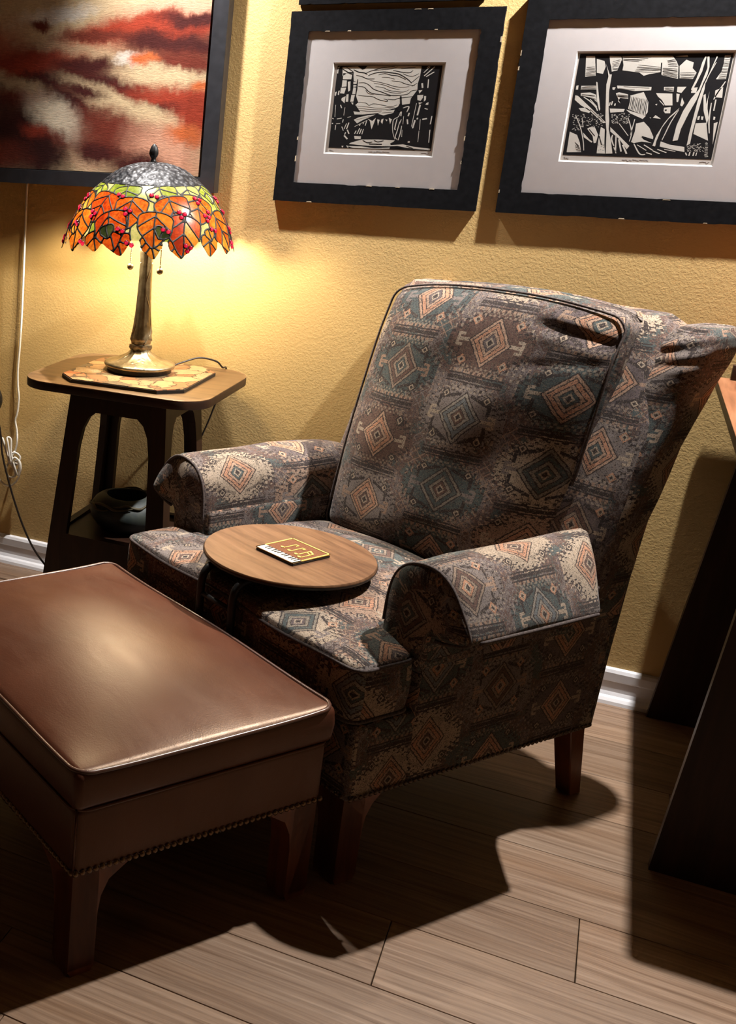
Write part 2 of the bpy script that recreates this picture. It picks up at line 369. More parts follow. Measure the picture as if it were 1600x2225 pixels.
def bm_obj(name, bm, mat, parent=None, smooth=False, sharp=None):
    me = bpy.data.meshes.new(name); bm.to_mesh(me); bm.free(); me.materials.append(M[mat] if isinstance(mat, str) else mat)
    if smooth: me.polygons.foreach_set('use_smooth', [True]*len(me.polygons))
    if sharp: me.set_sharp_from_angle(angle=math.radians(sharp))
    o = bpy.data.objects.new(name, me); COL.objects.link(o); o.parent = parent
    return o
def box(name, lo, hi, mat, parent=None, bev=0., seg=2):
    bm = bmesh.new(); bmesh.ops.create_cube(bm, size=1)
    for v in bm.verts: v.co = Vector([lo[k]+(v.co[k]+.5)*(hi[k]-lo[k]) for k in range(3)])
    if bev: bmesh.ops.bevel(bm, geom=bm.edges[:], offset=bev, segments=seg, affect='EDGES', profile=.5)
    return bm_obj(name, bm, mat, parent, bool(bev), 40 if bev else None)
def prism(name, poly, fn, t0, t1, mat, parent=None, bev=0.):
    """polygon [(p,q)] extruded from t0 to t1; fn(p,q,t) -> xyz"""
    bm = bmesh.new(); n = len(poly)
    a = [bm.verts.new(fn(p, q, t0)) for p, q in poly]; b = [bm.verts.new(fn(p, q, t1)) for p, q in poly]
    bm.faces.new(a); bm.faces.new(b[::-1])
    for i in range(n): bm.faces.new((a[i], b[i], b[(i+1) % n], a[(i+1) % n]))
    bmesh.ops.recalc_face_normals(bm, faces=bm.faces)
    if bev: bmesh.ops.bevel(bm, geom=[e for e in bm.edges if e.calc_face_angle(0) > .5], offset=bev, segments=2, affect='EDGES', profile=.5, clamp_overlap=True)
    return bm_obj(name, bm, mat, parent, bool(bev), 35 if bev else None)
def lathe(name, prof, n, mat, parent=None, fn=None, loc=(0, 0, 0), caps=True):
    vs, fs = [], []
    for r, z in prof:
        for k in range(n):
            a = 2*PI*k/n; p = [r*math.cos(a), r*math.sin(a), z]
            if fn: p = fn(p, r, a, z)
            vs.append([p[i]+loc[i] for i in range(3)])
    m = len(prof)
    for j in range(m-1):
        for k in range(n): fs.append((j*n+k, j*n+(k+1) % n, (j+1)*n+(k+1) % n, (j+1)*n+k))
    if caps:
        if prof[0][0] > 1e-5: fs.append(tuple(range(n))[::-1])
        if prof[-1][0] > 1e-5: fs.append(tuple((m-1)*n+k for k in range(n)))
    return mk(name, vs, fs, mat, parent, sharp=50)
def spline(pts, n=8, closed=False):
    P = [Vector(p) for p in pts]; out = []; L = len(P)
    for i in range(L if closed else L-1):
        if closed: a, b, c, d = P[i-1], P[i], P[(i+1) % L], P[(i+2) % L]
        else: a, b, c, d = P[max(i-1, 0)], P[i], P[i+1], P[min(i+2, L-1)]
        for k in range(n):
            t = k/n; out.append(.5*((2*b)+(c-a)*t+(2*a-5*b+4*c-d)*t*t+(3*b-a-3*c+d)*t**3))
    if not closed: out.append(P[-1])
    return out
def tube_data(path, r, closed=False, n=6, V0=0):
    P = [Vector(p) for p in path]; L = len(P); vs, fs = [], []
    T = []
    for i in range(L):
        t = (P[(i+1) % L]-P[i-1]) if closed else (P[min(i+1, L-1)]-P[max(i-1, 0)])
        T.append(t.normalized() if t.length > 1e-9 else Vector((0, 0, 1)))
    up = Vector((0, 0, 1)) if abs(T[0].z) < .9 else Vector((1, 0, 0)); nrm = (up-T[0]*up.dot(T[0])).normalized()
    for i in range(L):
        nrm = (nrm-T[i]*nrm.dot(T[i])).normalized(); bi = T[i].cross(nrm); rr = r[i] if isinstance(r, (list, tuple)) else r
        for k in range(n):
            a = 2*PI*k/n; vs.append(P[i]+(nrm*math.cos(a)+bi*math.sin(a))*rr)
    for i in range(L if closed else L-1):
        j = (i+1) % L
        for k in range(n): fs.append((V0+i*n+k, V0+i*n+(k+1) % n, V0+j*n+(k+1) % n, V0+j*n+k))
    if not closed: fs.append(tuple(V0+k for k in range(n))[::-1]); fs.append(tuple(V0+(L-1)*n+k for k in range(n)))
    return vs, fs
def tube(name, path, r, mat, parent=None, closed=False, n=6, uvk=None):
    vs, fs = tube_data(path, r, closed, n)
    uv = None
    if uvk:
        uv = []
        for f in fs:
            for i in f: uv.append(((i//n)*uvk, (i % n)*.004))
    return mk(name, vs, fs, mat, parent, uv)
def axis_pts(a, b, r, step):
    e = [a, a+r*.12, a+r*.4, a+r*.7, a+r]; k = max(1, round((b-a-2*r)/step))
    return e+[a+r+(b-a-2*r)*i/k for i in range(1, k)]+[b-(t-a) for t in e[::-1]]
def pillow(name, lo, hi, r, mat, parent=None, fn=None, step=.02, off=(0, 0)):
    """rounded box with per-face metre UVs and an optional deformation"""
    X = [axis_pts(lo[k], hi[k], r, step) for k in range(3)]; N = [len(x) for x in X]; idx = {}; vs, fs, uv = [], [], []
    def vid(i, j, k):
        if (i, j, k) in idx: return idx[(i, j, k)]
        p = np.array([X[0][i], X[1][j], X[2][k]]); q = np.array([min(max(p[m], lo[m]+r), hi[m]-r) for m in range(3)]); d = p-q; L = np.linalg.norm(d)
        if L > 1e-9: p = q+d/L*r
        if fn is not None: p = fn(p)
        idx[(i, j, k)] = len(vs); vs.append(p); return idx[(i, j, k)]
    for ax in range(3):
        b, c = [(1, 2), (0, 2), (0, 1)][ax]
        for side in (0, 1):
            for i in range(N[b]-1):
                for j in range(N[c]-1):
                    q = []
                    for di, dj in ((0, 0), (1, 0), (1, 1), (0, 1)):
                        t = [0, 0, 0]; t[ax] = N[ax]-1 if side else 0; t[b] = i+di; t[c] = j+dj; q.append((t[b], t[c], vid(*t)))
                    if (side == 1) == (ax == 1): q = q[::-1]
                    fs.append([a[2] for a in q])
                    for a in q:
                        uv.append((X[b][a[0]]+off[0]+(hi[ax]*.37 if side else lo[ax]*.37)*(ax == 2), X[c][a[1]]+off[1]))
    return mk(name, vs, fs, mat, parent, uv)
def loft(name, rings, mat, parent=None, off=(0, 0), cap0=True, cap1=True, swap=False):
    """closed rings of equal length; arc-length UVs"""
    n = len(rings[0]); R = [np.array(r, float) for r in rings]; vs = np.concatenate(R); fs, uv = [], []
    u = [0.]
    for a, b in zip(R, R[1:]): u.append(u[-1]+float(np.linalg.norm(b-a, axis=1).mean()))
    mid = R[len(R)//2]; arc = [0.]
    for k in range(n): arc.append(arc[-1]+float(np.linalg.norm(mid[(k+1) % n]-mid[k])))
    for j in range(len(R)-1):
        for k in range(n):
            fs.append((j*n+k, j*n+(k+1) % n, (j+1)*n+(k+1) % n, (j+1)*n+k))
            for (jj, kk) in ((j, k), (j, k+1), (j+1, k+1), (j+1, k)):
                p = (u[jj]+off[0], arc[kk]+off[1]); uv.append(p[::-1] if swap else p)
    for c, j in ((cap0, 0), (cap1, len(R)-1)):
        if c:
            f = [j*n+k for k in range(n)]; f = f[::-1] if j == 0 else f; fs.append(f)
            for i in f:
                p = vs[i]; uv.append((p[0]+off[0]+.05, p[2]+off[1]+p[1]*.5))
    o = mk(name, vs, fs, mat, parent, uv); bm = bmesh.new(); bm.from_mesh(o.data); bmesh.ops.recalc_face_normals(bm, faces=bm.faces); bm.to_mesh(o.data); bm.free()
    return o
def rrect(x0, x1, y0, y1, r, n=5):
    out = []
    for cx, cy, a0 in ((x1-r, y1-r, 0), (x0+r, y1-r, 90), (x0+r, y0+r, 180), (x1-r, y0+r, 270)):
        for k in range(n+1):
            a = math.radians(a0+90*k/n); out.append((cx+r*math.cos(a), cy+r*math.sin(a)))
    return out
def nail_mesh(r=.0055):
    vs, fs = [], []; n = 8
    for rr, z in ((1, 0), (.92, .35), (.55, .62)):
        for k in range(n): a = 2*PI*k/n; vs.append((rr*r*math.cos(a), rr*r*math.sin(a), z*r))
    vs.append((0, 0, .72*r))
    for j in range(2):
        for k in range(n): fs.append((j*n+k, j*n+(k+1) % n, (j+1)*n+(k+1) % n, (j+1)*n+k))
    for k in range(n): fs.append((2*n+k, 2*n+(k+1) % n, 3*n))
    me = bpy.data.meshes.new('nailhead'); me.from_pydata(vs, [], fs); me.polygons.foreach_set('use_smooth', [True]*len(fs)); return me
def nails(me, pts, nrm, parent):
    q = Vector(nrm).to_track_quat('Z', 'Y').to_euler()
    for p in pts:
        o = bpy.data.objects.new('nailhead', me); COL.objects.link(o); o.parent = parent; o.location = p; o.rotation_euler = q

# ------------------------------------------------------------------ room shell
YW = 3.06; ZC = 2.44; XL, XR, YF = -2.9, 2.3, -2.6
def shell(name, lo, hi, mat): return tag(box(name, lo, hi, mat), kind='structure')
shell('wall_back', (XL, YW, 0), (XR, YW+.1, ZC), 'wall')
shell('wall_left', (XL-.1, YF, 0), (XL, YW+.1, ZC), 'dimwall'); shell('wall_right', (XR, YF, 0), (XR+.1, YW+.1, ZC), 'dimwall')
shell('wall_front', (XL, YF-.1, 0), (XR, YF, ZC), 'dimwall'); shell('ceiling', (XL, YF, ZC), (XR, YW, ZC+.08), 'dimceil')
bb = [(0, 0), (.016, 0), (.016, .017), (.013, .024), (.011, .028), (.011, .056), (.013, .060), (.013, .080), (.009, .088), (0, .091)]
tag(prism('baseboard_back', bb, lambda p, q, t: (t, YW-p, q), XL, XR, 'white'), kind='structure')
tag(prism('trim_1', [(0, 0), (.017, 0), (.015, .009), (.009, .016), (0, .019)], lambda p, q, t: (t, YW-.016-p, q), XL, XR, 'white'), kind='structure')
floor = shell('floor', (XL, YF, -.06), (XR, YW, -.014), 'sub')
PW = .1899; Y0 = 1.3054; random.seed(11)
row = -20
while True:
    ya = Y0+row*PW; yb = min(ya+PW, YW-.012)
    if ya > YW-.03: break
    if yb > YF:
        ya_ = max(ya, YF)
        fixed = {2: [-.157], 3: [.147], 4: [-1.05, .62], 5: [-.5], 6: [-.95], 7: [-.75, .9], 8: [-1.35, .55], 9: [-1.2, .75], 1: [-1.1, .8], 0: [-.75, .7]}.get(row)
        if fixed is None: x = random.uniform(-1.5, -.2); fixed = [x]
        js = sorted(fixed)
        while js[0] > XL+1.3: js.insert(0, js[0]-random.uniform(1.15, 1.5))
        while js[-1] < XR-1.3: js.append(js[-1]+random.uniform(1.15, 1.5))
        xs = [XL]+js+[XR]
        for a, b in zip(xs, xs[1:]): box('plank', (a+.0007, ya_+.0007, -.0135), (b-.0007, yb-.0007, 0), 'floor', floor, .0009, 1)
    row += 1

# ------------------------------------------------------------------ armchair
TH = math.radians(55.8346); FW = (-math.cos(TH), -math.sin(TH)); SD = (-math.sin(TH), math.cos(TH))
def world_as(a, s): return (a*FW[0]+s*SD[0], a*FW[1]+s*SD[1], 0)
chair = empty('armchair', world_as(-1.78, 1.68), TH+PI/2, 'wingback armchair in kilim patterned fabric beside the leather ottoman', 'armchair')
FB = 'fabric'
pillow('seat_base', (-.383, -.34, .186), (.383, .352, .348), .012, FB, chair, step=.05, off=(.03, .1))
for sg in (-1, 1):
    lo, hi = sorted((sg*.386, sg*.275))
    pillow('side_panel', (lo, -.345, .188), (hi, .204, .53), .010, FB, chair, step=.05, off=(.115, .035))
# arm rolls with their cloth covers
prof = [(-.285, .43), (-.283, .50), (-.286, .56), (-.297, .602), (-.322, .630), (-.36, .643), (-.398, .641), (-.430, .622), (-.453, .594), (-.472, .566), (-.485, .540), (-.480, .528), (-.456, .518), (-.430, .510), (-.402, .503), (-.385, .47), (-.38, .43)]
prof = [(p.x, p.z) for p in spline([(x, 0, z) for x, z in prof], 3, True)]
pc = np.array(prof).mean(0)
for sg in (-1, 1):
    rings = []
    for y, k, dz in ((.222, .55, 0), (.220, .78, 0), (.216, .92, 0), (.209, .985, 0), (.195, 1, 0), (.12, 1, .001), (.05, 1, .002), (-.03, 1, .001), (-.09, 1, 0), (-.125, 1, -.001), (-.133, .95, -.002)):
        ring = []
        for x, z in prof:
            f = (.21-y)/.335; yy = y-.165*max(0, f)**2*min(1, max(0, (x+.476)/.19))
            ring.append((-sg*(pc[0]+(x-pc[0])*k), yy+.005*math.sin(x*40+y*9), pc[1]+(z-pc[1])*k+dz+.0025*math.sin(y*31+x*25)))
        rings.append(ring)
    loft('arm_cover', rings, FB, chair, off=(.02+.3*(sg > 0), .05))
    hem = [(-sg*-.484, .19, .533), (-sg*-.485, .05, .532), (-sg*-.485, -.06, .532), (-sg*-.484, -.128, .532)]
    tube('cover_hem', spline(hem, 6), .0045, 'welt', chair, n=6)
    tube('arm_welt', [(-sg*(pc[0]+(x-pc[0])*.968), .2125, pc[1]+(z-pc[1])*.968) for x, z in prof[3:42]], .0036, 'welt', chair, n=6)
# back frame, wings
def sect(x0, x1, y0, y1, r, z): return [(x, y, z) for x, y in rrect(x0, x1, y0, y1, r)]
rings = []
for z, yf, yr, hw, r in ((.188, -.20, -.352, .384, .012), (.35, -.22, -.368, .384, .02), (.53, -.24, -.392, .384, .03), (.70, -.29, -.432, .38, .04), (.82, -.33, -.470, .375, .045), (.93, -.385, -.525, .352, .05), (1.0, -.41, -.553, .325, .055), (1.030, -.43, -.552, .30, .05), (1.046, -.455, -.535, .27, .03)):
    rings.append(sect(-hw, hw, yr, yf, r, z))
loft('back_frame', rings, FB, chair, off=(.02, .33), swap=True)
WL = np.array([(.45, -.287, -.386, -.235, -.38, .03), (.56, -.289, -.387, -.262, -.395, .04), (.63, -.288, -.388, -.282, -.410, .043), (.71, -.284, -.389, -.300, -.435, .045), (.79, -.280, -.390, -.335, -.465, .045), (.86, -.277, -.391, -.362, -.495, .045), (.92, -.276, -.393, -.388, -.530, .046), (.965, -.280, -.396, -.405, -.563, .048), (1.0, -.290, -.398, -.418, -.578, .05), (1.022, -.304, -.394, -.432, -.575, .045), (1.037, -.322, -.382, -.455, -.560, .03)])
for sg in (-1, 1):
    rings = []
    for z in list(np.linspace(.45, .9, 10))+list(np.linspace(.915, 1.037, 26)):
        xi, xo, yf, yr, r = [float(np.interp(z, WL[:, 0], WL[:, k])) for k in range(1, 6)]
        a, b = sorted((sg*xi*-1, sg*xo*-1)); ring = []
        for x, y in rrect(a, b, yr, yf, r, 9):
            fr = max(0., (y-(yf-.05))/.05); out = abs(x)-.30
            cr = max(0., min(1., (z-.935)/.04))*fr; wv = math.sin((z-.9)*210-abs(x)*60)
            k = 1-.0; ring.append((x*(1+.003*cr*wv), y+.004*math.sin(z*40+x*30)+.0020*cr*wv, z+.001*cr*wv))
        rings.append(ring)
    loft('wing', rings, FB, chair, off=(.07 if sg < 0 else .12, .21), swap=True)
# seat cushion (T shape)
def t_outline():
    pts = [(.378, .362), (-.378, .362), (-.378, .212), (-.270, .212), (-.270, -.17), (.270, -.17), (.270, .212), (.378, .212)]; out = []
    rad = [.035, .035, .03, .012, .03, .03, .012, .03]
    for i, p in enumerate(pts):
        a = Vector(pts[i-1]); b = Vector(p); c = Vector(pts[(i+1) % 8]); d0 = (a-b).normalized(); d1 = (c-b).normalized(); r = rad[i]
        p0 = b+d0*r; p1 = b+d1*r
        for k in range(6): t = k/5; out.append(p0*(1-t)**2+b*2*t*(1-t)+p1*t*t)
    dense = []
    for i in range(len(out)):
        a, b = out[i], out[(i+1) % len(out)]; m = max(1, int((b-a).length/.025))
        for k in range(m): dense.append(a+(b-a)*k/m)
    return dense
OUT = t_outline(); ctr = Vector((0, .26)); nO = len(OUT)
def seat_crown(x, y): return .034*(1-min(1, (x/.40)**2)**1.4)*(1-min(1, ((y-.09)/.30)**2)**1.6)
vs, fs, uvp = [], [], []
levels = [(.995, .349, 0), (1.0, .356, 0), (1.012, .385, 1), (1.014, .41, 1), (1.008, .437, 1), (1.0, .452, 1), (.985, .459, 2), (.94, .461, 2), (.86, .462, 2), (.74, .462, 2), (.6, .462, 2), (.45, .462, 2), (.3, .462, 2), (.15, .462, 2)]
arcO = [0.]
for k in range(nO): arcO.append(arcO[-1]+(OUT[(k+1) % nO]-OUT[k]).length)
for k_, z, kind in levels:
    for p in OUT:
        q = ctr+(p-ctr)*k_; zz = z+(seat_crown(q.x, q.y) if kind == 2 else 0)
        zz += .004*math.sin(q.x*17+1)*(kind > 0); vs.append((q.x, q.y, zz))
vs.append((ctr.x, ctr.y, .462+seat_crown(*ctr))); uv = []
def suv(i, kk, j):
    p = vs[i]
    if levels[j][2] == 2: return (p[0]+.093, p[1]*1.0+.02)
    return (p[0]+.093, .362+.02+(.452-p[2]) if p[1] > .30 else p[2]) if abs(p[0]) < .37 or p[1] > .36 else (p[1]+.02, p[2])
for j in range(len(levels)-1):
    for k in range(nO):
        f = (j*nO+k, j*nO+(k+1) % nO, (j+1)*nO+(k+1) % nO, (j+1)*nO+k); fs.append(f)
        side = levels[j][2] < 2
        mid = (OUT[k]+OUT[(k+1) % nO])/2
        for i in f:
            p = vs[i]
            if not side: uv.append((p[0]+.093, -p[1]+.02))
            elif mid.y > .34: uv.append((p[0]+.093, -(.362+.459-p[2])+.02))
            else: uv.append((p[1]+.115, p[2]+.035))
J = len(levels)-1
for k in range(nO):
    f = (J*nO+k, J*nO+(k+1) % nO, len(vs)-1); fs.append(f)
    for i in f: uv.append((vs[i][0]+.093, -vs[i][1]+.02))
sc = mk('seat_cushion', vs, fs, FB, chair, uv)
for z_, k_ in ((.455, .999), (.354, 1.001)):
    tube('cushion_welt', [((ctr+(p-ctr)*k_).x, (ctr+(p-ctr)*k_).y, z_+.004*math.sin(p.x*17+1)*(z_ > .4)) for p in OUT], .0042, 'welt', sc, True, 6)
# back cushion
def bfn(p):
    x, y, z = p; f = (z-.455)/(1.06-.455); e = (1-min(1, abs(x/.272))**2.6)*(1-min(1, abs((z-.745)/.315))**3.0); e = max(e, 0)
    lean = -.300-.105*f-.02*f*f+.09*(x+.27)/.54
    cz = z+.012*(1-(x/.28)**2)*(f > .5)*f-.020*max(0, f-.8)/.2*abs(x/.27)**3
    yy = y*(1-.10*f)+lean+(.075*e**.75 if y > 0 else 0)-(.01 if y > 0 else 0)
    xx = x*(1-.03*f+.02*math.sin(PI*min(max(f, 0), 1)))
    dx = x+.245; dz_ = z-1.03
    pk = math.exp(-(dx*dx+dz_*dz_)/(.045**2)); yy -= .012*pk
    wx = max(0., min(1., (-.10-x)/.05))*max(0., min(1., (x+.272)/.02)); sl = 1.005+.10*(x+.2)
    if y > 0: yy += wx*(.0045*math.exp(-((z-sl-.016)/.011)**2)-.009*math.exp(-((z-sl+.004)/.009)**2)+.003*math.exp(-((z-sl+.027)/.012)**2)-.003*math.exp(-((z-sl+.048+.3*(x+.27))/.009)**2))
    yy += .005*math.sin(z*26+x*9)*e+.004*math.sin(x*31+z*12)*e
    return np.array((xx, yy, cz))
bc = pillow('back_cushion', (-.274, -.065, .455), (.274, .065, 1.06), .035, FB, chair, bfn, .0085, off=(.093+.045, .062))
loop = [bfn(np.array((x, .058, z))) for x, z in [(p, q) for p, q in rrect(-.270, .270, .459, 1.056, .03, 5)]]
dl = []
for i in range(len(loop)):
    a, b = Vector(loop[i]), Vector(loop[(i+1) % len(loop)]); n_ = max(1, int((b-a).length/.02))
    for k in range(n_):
        t = k/n_; q0 = rrect(-.270, .270, .459, 1.056, .03, 5); x = q0[i][0]*(1-t)+q0[(i+1) % len(q0)][0]*t; z = q0[i][1]*(1-t)+q0[(i+1) % len(q0)][1]*t
        dl.append(bfn(np.array((x, .060, z)))+np.array((0, .002, 0)))
tube('cushion_welt', dl, .0026, 'welt', bc, True, 6)
# legs
def bracket_leg(name, cx, cy, sx, sy, h, w, parent, ext=.06, mat='legwood'):
    """square leg with a curved bracket toward +sx and +sy"""
    pf = [(0, .012), (.006, 0), (w-.006, 0), (w, .012), (w+.001, h*.55), (w+.006, h*.72), (w+.020, h*.86), (w+ext, h), (0, h)]
    bm = bmesh.new()
    for ax in (0, 1):
        def P(p, t): return Vector((cx+sx*p, cy+sy*t, 0)) if ax == 0 else Vector((cx+sx*t, cy+sy*p, 0))
        a, b = [], []
        for p, z in pf:
            va = P(p, 0); va.z = z; vb = P(p, w if ax == 0 else w*.999); vb.z = z; a.append(bm.verts.new(va)); b.append(bm.verts.new(vb))
        n = len(pf); bm.faces.new(a); bm.faces.new(b[::-1])
        for i in range(n): bm.faces.new((a[i], b[i], b[(i+1) % n], a[(i+1) % n]))
    bmesh.ops.recalc_face_normals(bm, faces=bm.faces)
    return bm_obj(name, bm, mat, parent)
for sx in (-1, 1):
    bracket_leg('leg', sx*.376, .348, -sx, -1, .190, .056, chair, .05)
    bm = bmesh.new(); bmesh.ops.create_cube(bm, size=1)
    for v in bm.verts:
        t = v.co.z+.5; wd = .046 if t > .5 else .036
        v.co = Vector((sx*(.355 if t > .5 else .345)+v.co.x*wd, (-.308 if t > .5 else -.372)+v.co.y*wd, .205*t))
    bmesh.ops.bevel(bm, geom=bm.edges[:], offset=.002, segments=1, affect='EDGES'); bm_obj('leg', bm, 'legwood', chair)
NM = nail_mesh(.0052); NM.materials.append(M['nailfab'])
nails(NM, [(-.3865, .345-.0128*k, .1965) for k in range(54)], (-1, 0, 0), chair)
nails(NM, [(-.37+.0128*k, .3535, .1965) for k in range(58)], (0, 1, 0), chair)
for sg in (-1, 1):
    for xx in (.376, .316): nails(NM, [(sg*xx, .2055, .512-.0125*k) for k in range(6)], (0, 1, 0), chair)

# ------------------------------------------------------------------ ottoman
ott = empty('ottoman', world_as(-1.105, 1.675), TH+PI/2, 'brown leather footstool with nailhead trim in front of the armchair', 'ottoman')
pillow('body', (-.372, -.266, .206), (.372, .268, .335), .014, 'leather', ott, step=.06)
def ofn(p):
    x, y, z = p; e = (1-min(1, abs(x/.378))**2.2)*(1-min(1, abs(y/.273))**2.0)
    if z > .385: z += .043*max(e, 0)**1.0
    if z > .36:
        z += .004*math.sin(x*9+2)*(1-e)-.006*abs(y/.27)**4*abs(x/.375)**4*-1
    b = 1+.012*math.sin(PI*min(1, max(0, (z-.33)/.075)))
    return np.array((x*b, y*b, z))
oc = pillow('cushion', (-.376, -.271, .331), (.376, .271, .405), .014, 'leather', ott, ofn, .02)
def oloop(z, m, r=.03): 
    pts = []
    q = rrect(-m, m, -m+.105-.0, m-.105, r, 5)
    for i in range(len(q)):
        a, b = Vector(q[i]), Vector(q[(i+1) % len(q)]); n_ = max(1, int((b-a).length/.03))
        for k in range(n_): c = a+(b-a)*k/n_; pts.append((c.x, c.y, z))
    return pts
tube('piping', [tuple(ofn(np.array((p[0], p[1], p[2])))) for p in oloop(.402, .375)], .0042, 'piping', oc, True, 8)
tube('piping', oloop(.333, .3755), .0030, 'leather', oc, True, 6)
for sx in (-1, 1):
    for sy in (-1, 1): bracket_leg('leg', sx*.367, sy*.2625+.001, -sx, -sy, .208, .052, ott, .065)
for sx in (-1, 1): tube('corner_seam', [(sx*.3695, .2655, .335), (sx*.3695, .2655, .212)], .0022, 'leather', ott, n=6)
NO = nail_mesh(.0058); NO.materials.append(M['nail'])
nails(NO, [(-.3725, .262-.0131*k, .2135) for k in range(41)], (-1, 0, 0), ott)
nails(NO, [(-.366+.0131*k, .2685, .2135) for k in range(56)], (0, 1, 0), ott)

# ------------------------------------------------------------------ C-shaped tray table and its coaster
ct = empty('tray_table', world_as(-1.585, 1.686), TH+PI/2, 'round walnut C-shaped tray table over the armchair seat', 'side table')
lathe('table_top', [(.1755, .5165), (.1795, .5175), (.1805, .521), (.1800, .5255), (.1785, .5275), (0.0, .5275)], 96, 'walnut', ct)
lathe('under_rim', [(.06, .5155), (.174, .5155), (.1795, .5165), (.1812, .519), (.1812, .5225)], 96, 'black', ct, caps=False)
yl = .186
for x in (-.052, .052):
    tube('leg', spline([(x, .0, .507), (x, .06, .507), (x, yl-.035, .507), (x, yl-.010, .498), (x, yl, .472), (x, yl, .40), (x, yl, .2), (x, yl, .035), (x, yl-.008, .013), (x, yl-.035, .0095), (x, .0, .0095), (x, -.12, .0095)], 6), .0085, 'black', ct, n=10)
tube('crossbar', [(-.052, yl, .447), (.052, yl, .447)], .006, 'black', ct, n=8)
tube('crossbar', [(-.052, -.12, .0095), (.052, -.12, .0095)], .0085, 'black', ct, n=8)
tube('support_bar', [(-.052, .03, .509), (.052, .03, .509)], .0065, 'black', ct, n=8)
cb = empty('coaster', world_as(-1.5885, 1.6795)[:2]+(.5275,), TH+PI/2+math.radians(184), 'square needlepoint coaster with piano keys and gold music notes', 'coaster')
# local: u along +x (left to right when read), v along +y away from the keys
hs = .0545
box('backing', (-hs, -hs, .0003), (hs, hs, .0045), 'matedge', cb, .001, 1)
box('cloth', (-hs+.001, -hs+.001, .0040), (hs-.001, hs-.001, .0068), 'st_brown', cb, .0008, 1)
def cq(u, v): return (-hs+u*2*hs, -hs+v*2*hs)
def cbox(name, u0, v0, u1, v1, mat, z1=.0078): a = cq(u0, v0); b = cq(u1, v1); return box(name, (a[0], a[1], .0060), (b[0], b[1], z1), mat, cb)
cbox('border', 0, .97, 1, 1, 'st_gold'); cbox('border', 0, .0, .03, 1, 'st_gold'); cbox('border', .97, .0, 1, 1, 'st_gold')
kb = cbox('piano_keys', 0, 0, 1, .235, 'st_cream')
for k, u in enumerate((.13, .20, .31, .385, .46, .57, .64, .75, .825, .90)): a = cbox('black_key', u, .10, u+.032, .245, 'st_black', .0083)
def note(pts, name='music_note'):
    prism(name, pts, lambda p, q, t: (*cq(p, q), t), .006, .0080, 'st_gold', cb)
def step_head(u, v): return [(u, v+.022), (u+.025, v+.022), (u+.025, v), (u+.075, v), (u+.075, v+.022), (u+.10, v+.022), (u+.10, v+.06), (u+.02, v+.06), (u, v+.045)]
for (u, v) in ((.22, .42), (.42, .40)):
    note(step_head(u, v)); note([(u+.08, v+.05), (u+.10, v+.05), (u+.10, v+.34), (u+.15, v+.34), (u+.15, v+.28), (u+.17, v+.28), (u+.17, v+.365), (u+.08, v+.365)])
note(step_head(.62, .38)); note(step_head(.76, .32)); note([(.70, .42), (.72, .42), (.72, .73), (.84, .67), (.84, .36), (.86, .36), (.86, .70), (.70, .785)]); note([(.72, .65), (.84, .59), (.84, .612), (.72, .672)])

# ------------------------------------------------------------------ mission side table (left) and its things
TX, TY, TZ = -1.083, 2.792, .745
def mission_table(name, loc, top, tz, tt, half, flare, zr, label, cat, opening=True, topmat='table', shelf=None, leg=.046):
    t = empty(name, loc, 0, label, cat)
    hx, hy, rad = top
    poly = rrect(-hx, hx, -hy, hy, rad, 8)
    prism('table_top', poly, lambda p, q, z: (p, q, z), tz-.003, tz, topmat, t, .001)
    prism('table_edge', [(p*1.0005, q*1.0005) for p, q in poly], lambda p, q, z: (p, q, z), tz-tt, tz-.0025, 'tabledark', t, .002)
    H = tz-tt
    def hw(z): return half[0]+flare*(zr-z), half[1]+flare*(zr-z)
    for face in range(4):
        def fn(p, z, d, face=face):
            wx, wy = hw(z); w_, dep = (wx, wy) if face % 2 == 0 else (wy, wx)
            x = p*w_; y = -(dep-d)
            for _ in range(face): x, y = -y, x
            return (x, y, z)
        wz = hw(.5)[face % 2]; li = 1-leg/wz
        if opening:
            zs = shelf+.008; za = H-.062
            arch = [(-li*1.0, zs), (-li*.99, H-.16), (-li*.93, H-.11), (-li*.80, H-.078), (-li*.62, za)]
            outer = [(-.999, zs), (-.999, H), (.999, H), (.999, zs)]
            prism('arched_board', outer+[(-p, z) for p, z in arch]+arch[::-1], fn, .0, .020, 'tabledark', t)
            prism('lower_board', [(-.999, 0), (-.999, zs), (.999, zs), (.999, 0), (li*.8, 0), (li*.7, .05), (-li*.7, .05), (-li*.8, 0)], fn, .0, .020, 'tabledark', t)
        else:
            if face % 2 == 0: prism('end_board', [(-.999, 0), (-.999, H), (.999, H), (.999, 0)], fn, .0, .022, 'tabledark', t)
    if shelf:
        a, b = hw(shelf); box('shelf', (-a+.021, -b+.021, shelf-.02), (a-.021, b-.021, shelf), 'tabledark', t)
    if not opening:
        a, b = hw(H-.05); box('stretcher', (-a+.03, -.012, H-.09), (a-.03, .012, H-.001), 'tabledark', t)
    return t
mission_table('side_table', (TX, TY, 0), (.256, .226, .085), TZ, .024, (.136, .136), .078, .70, 'dark wooden side table with arched legs under the stained-glass lamp', 'side table', True, 'table', .305)
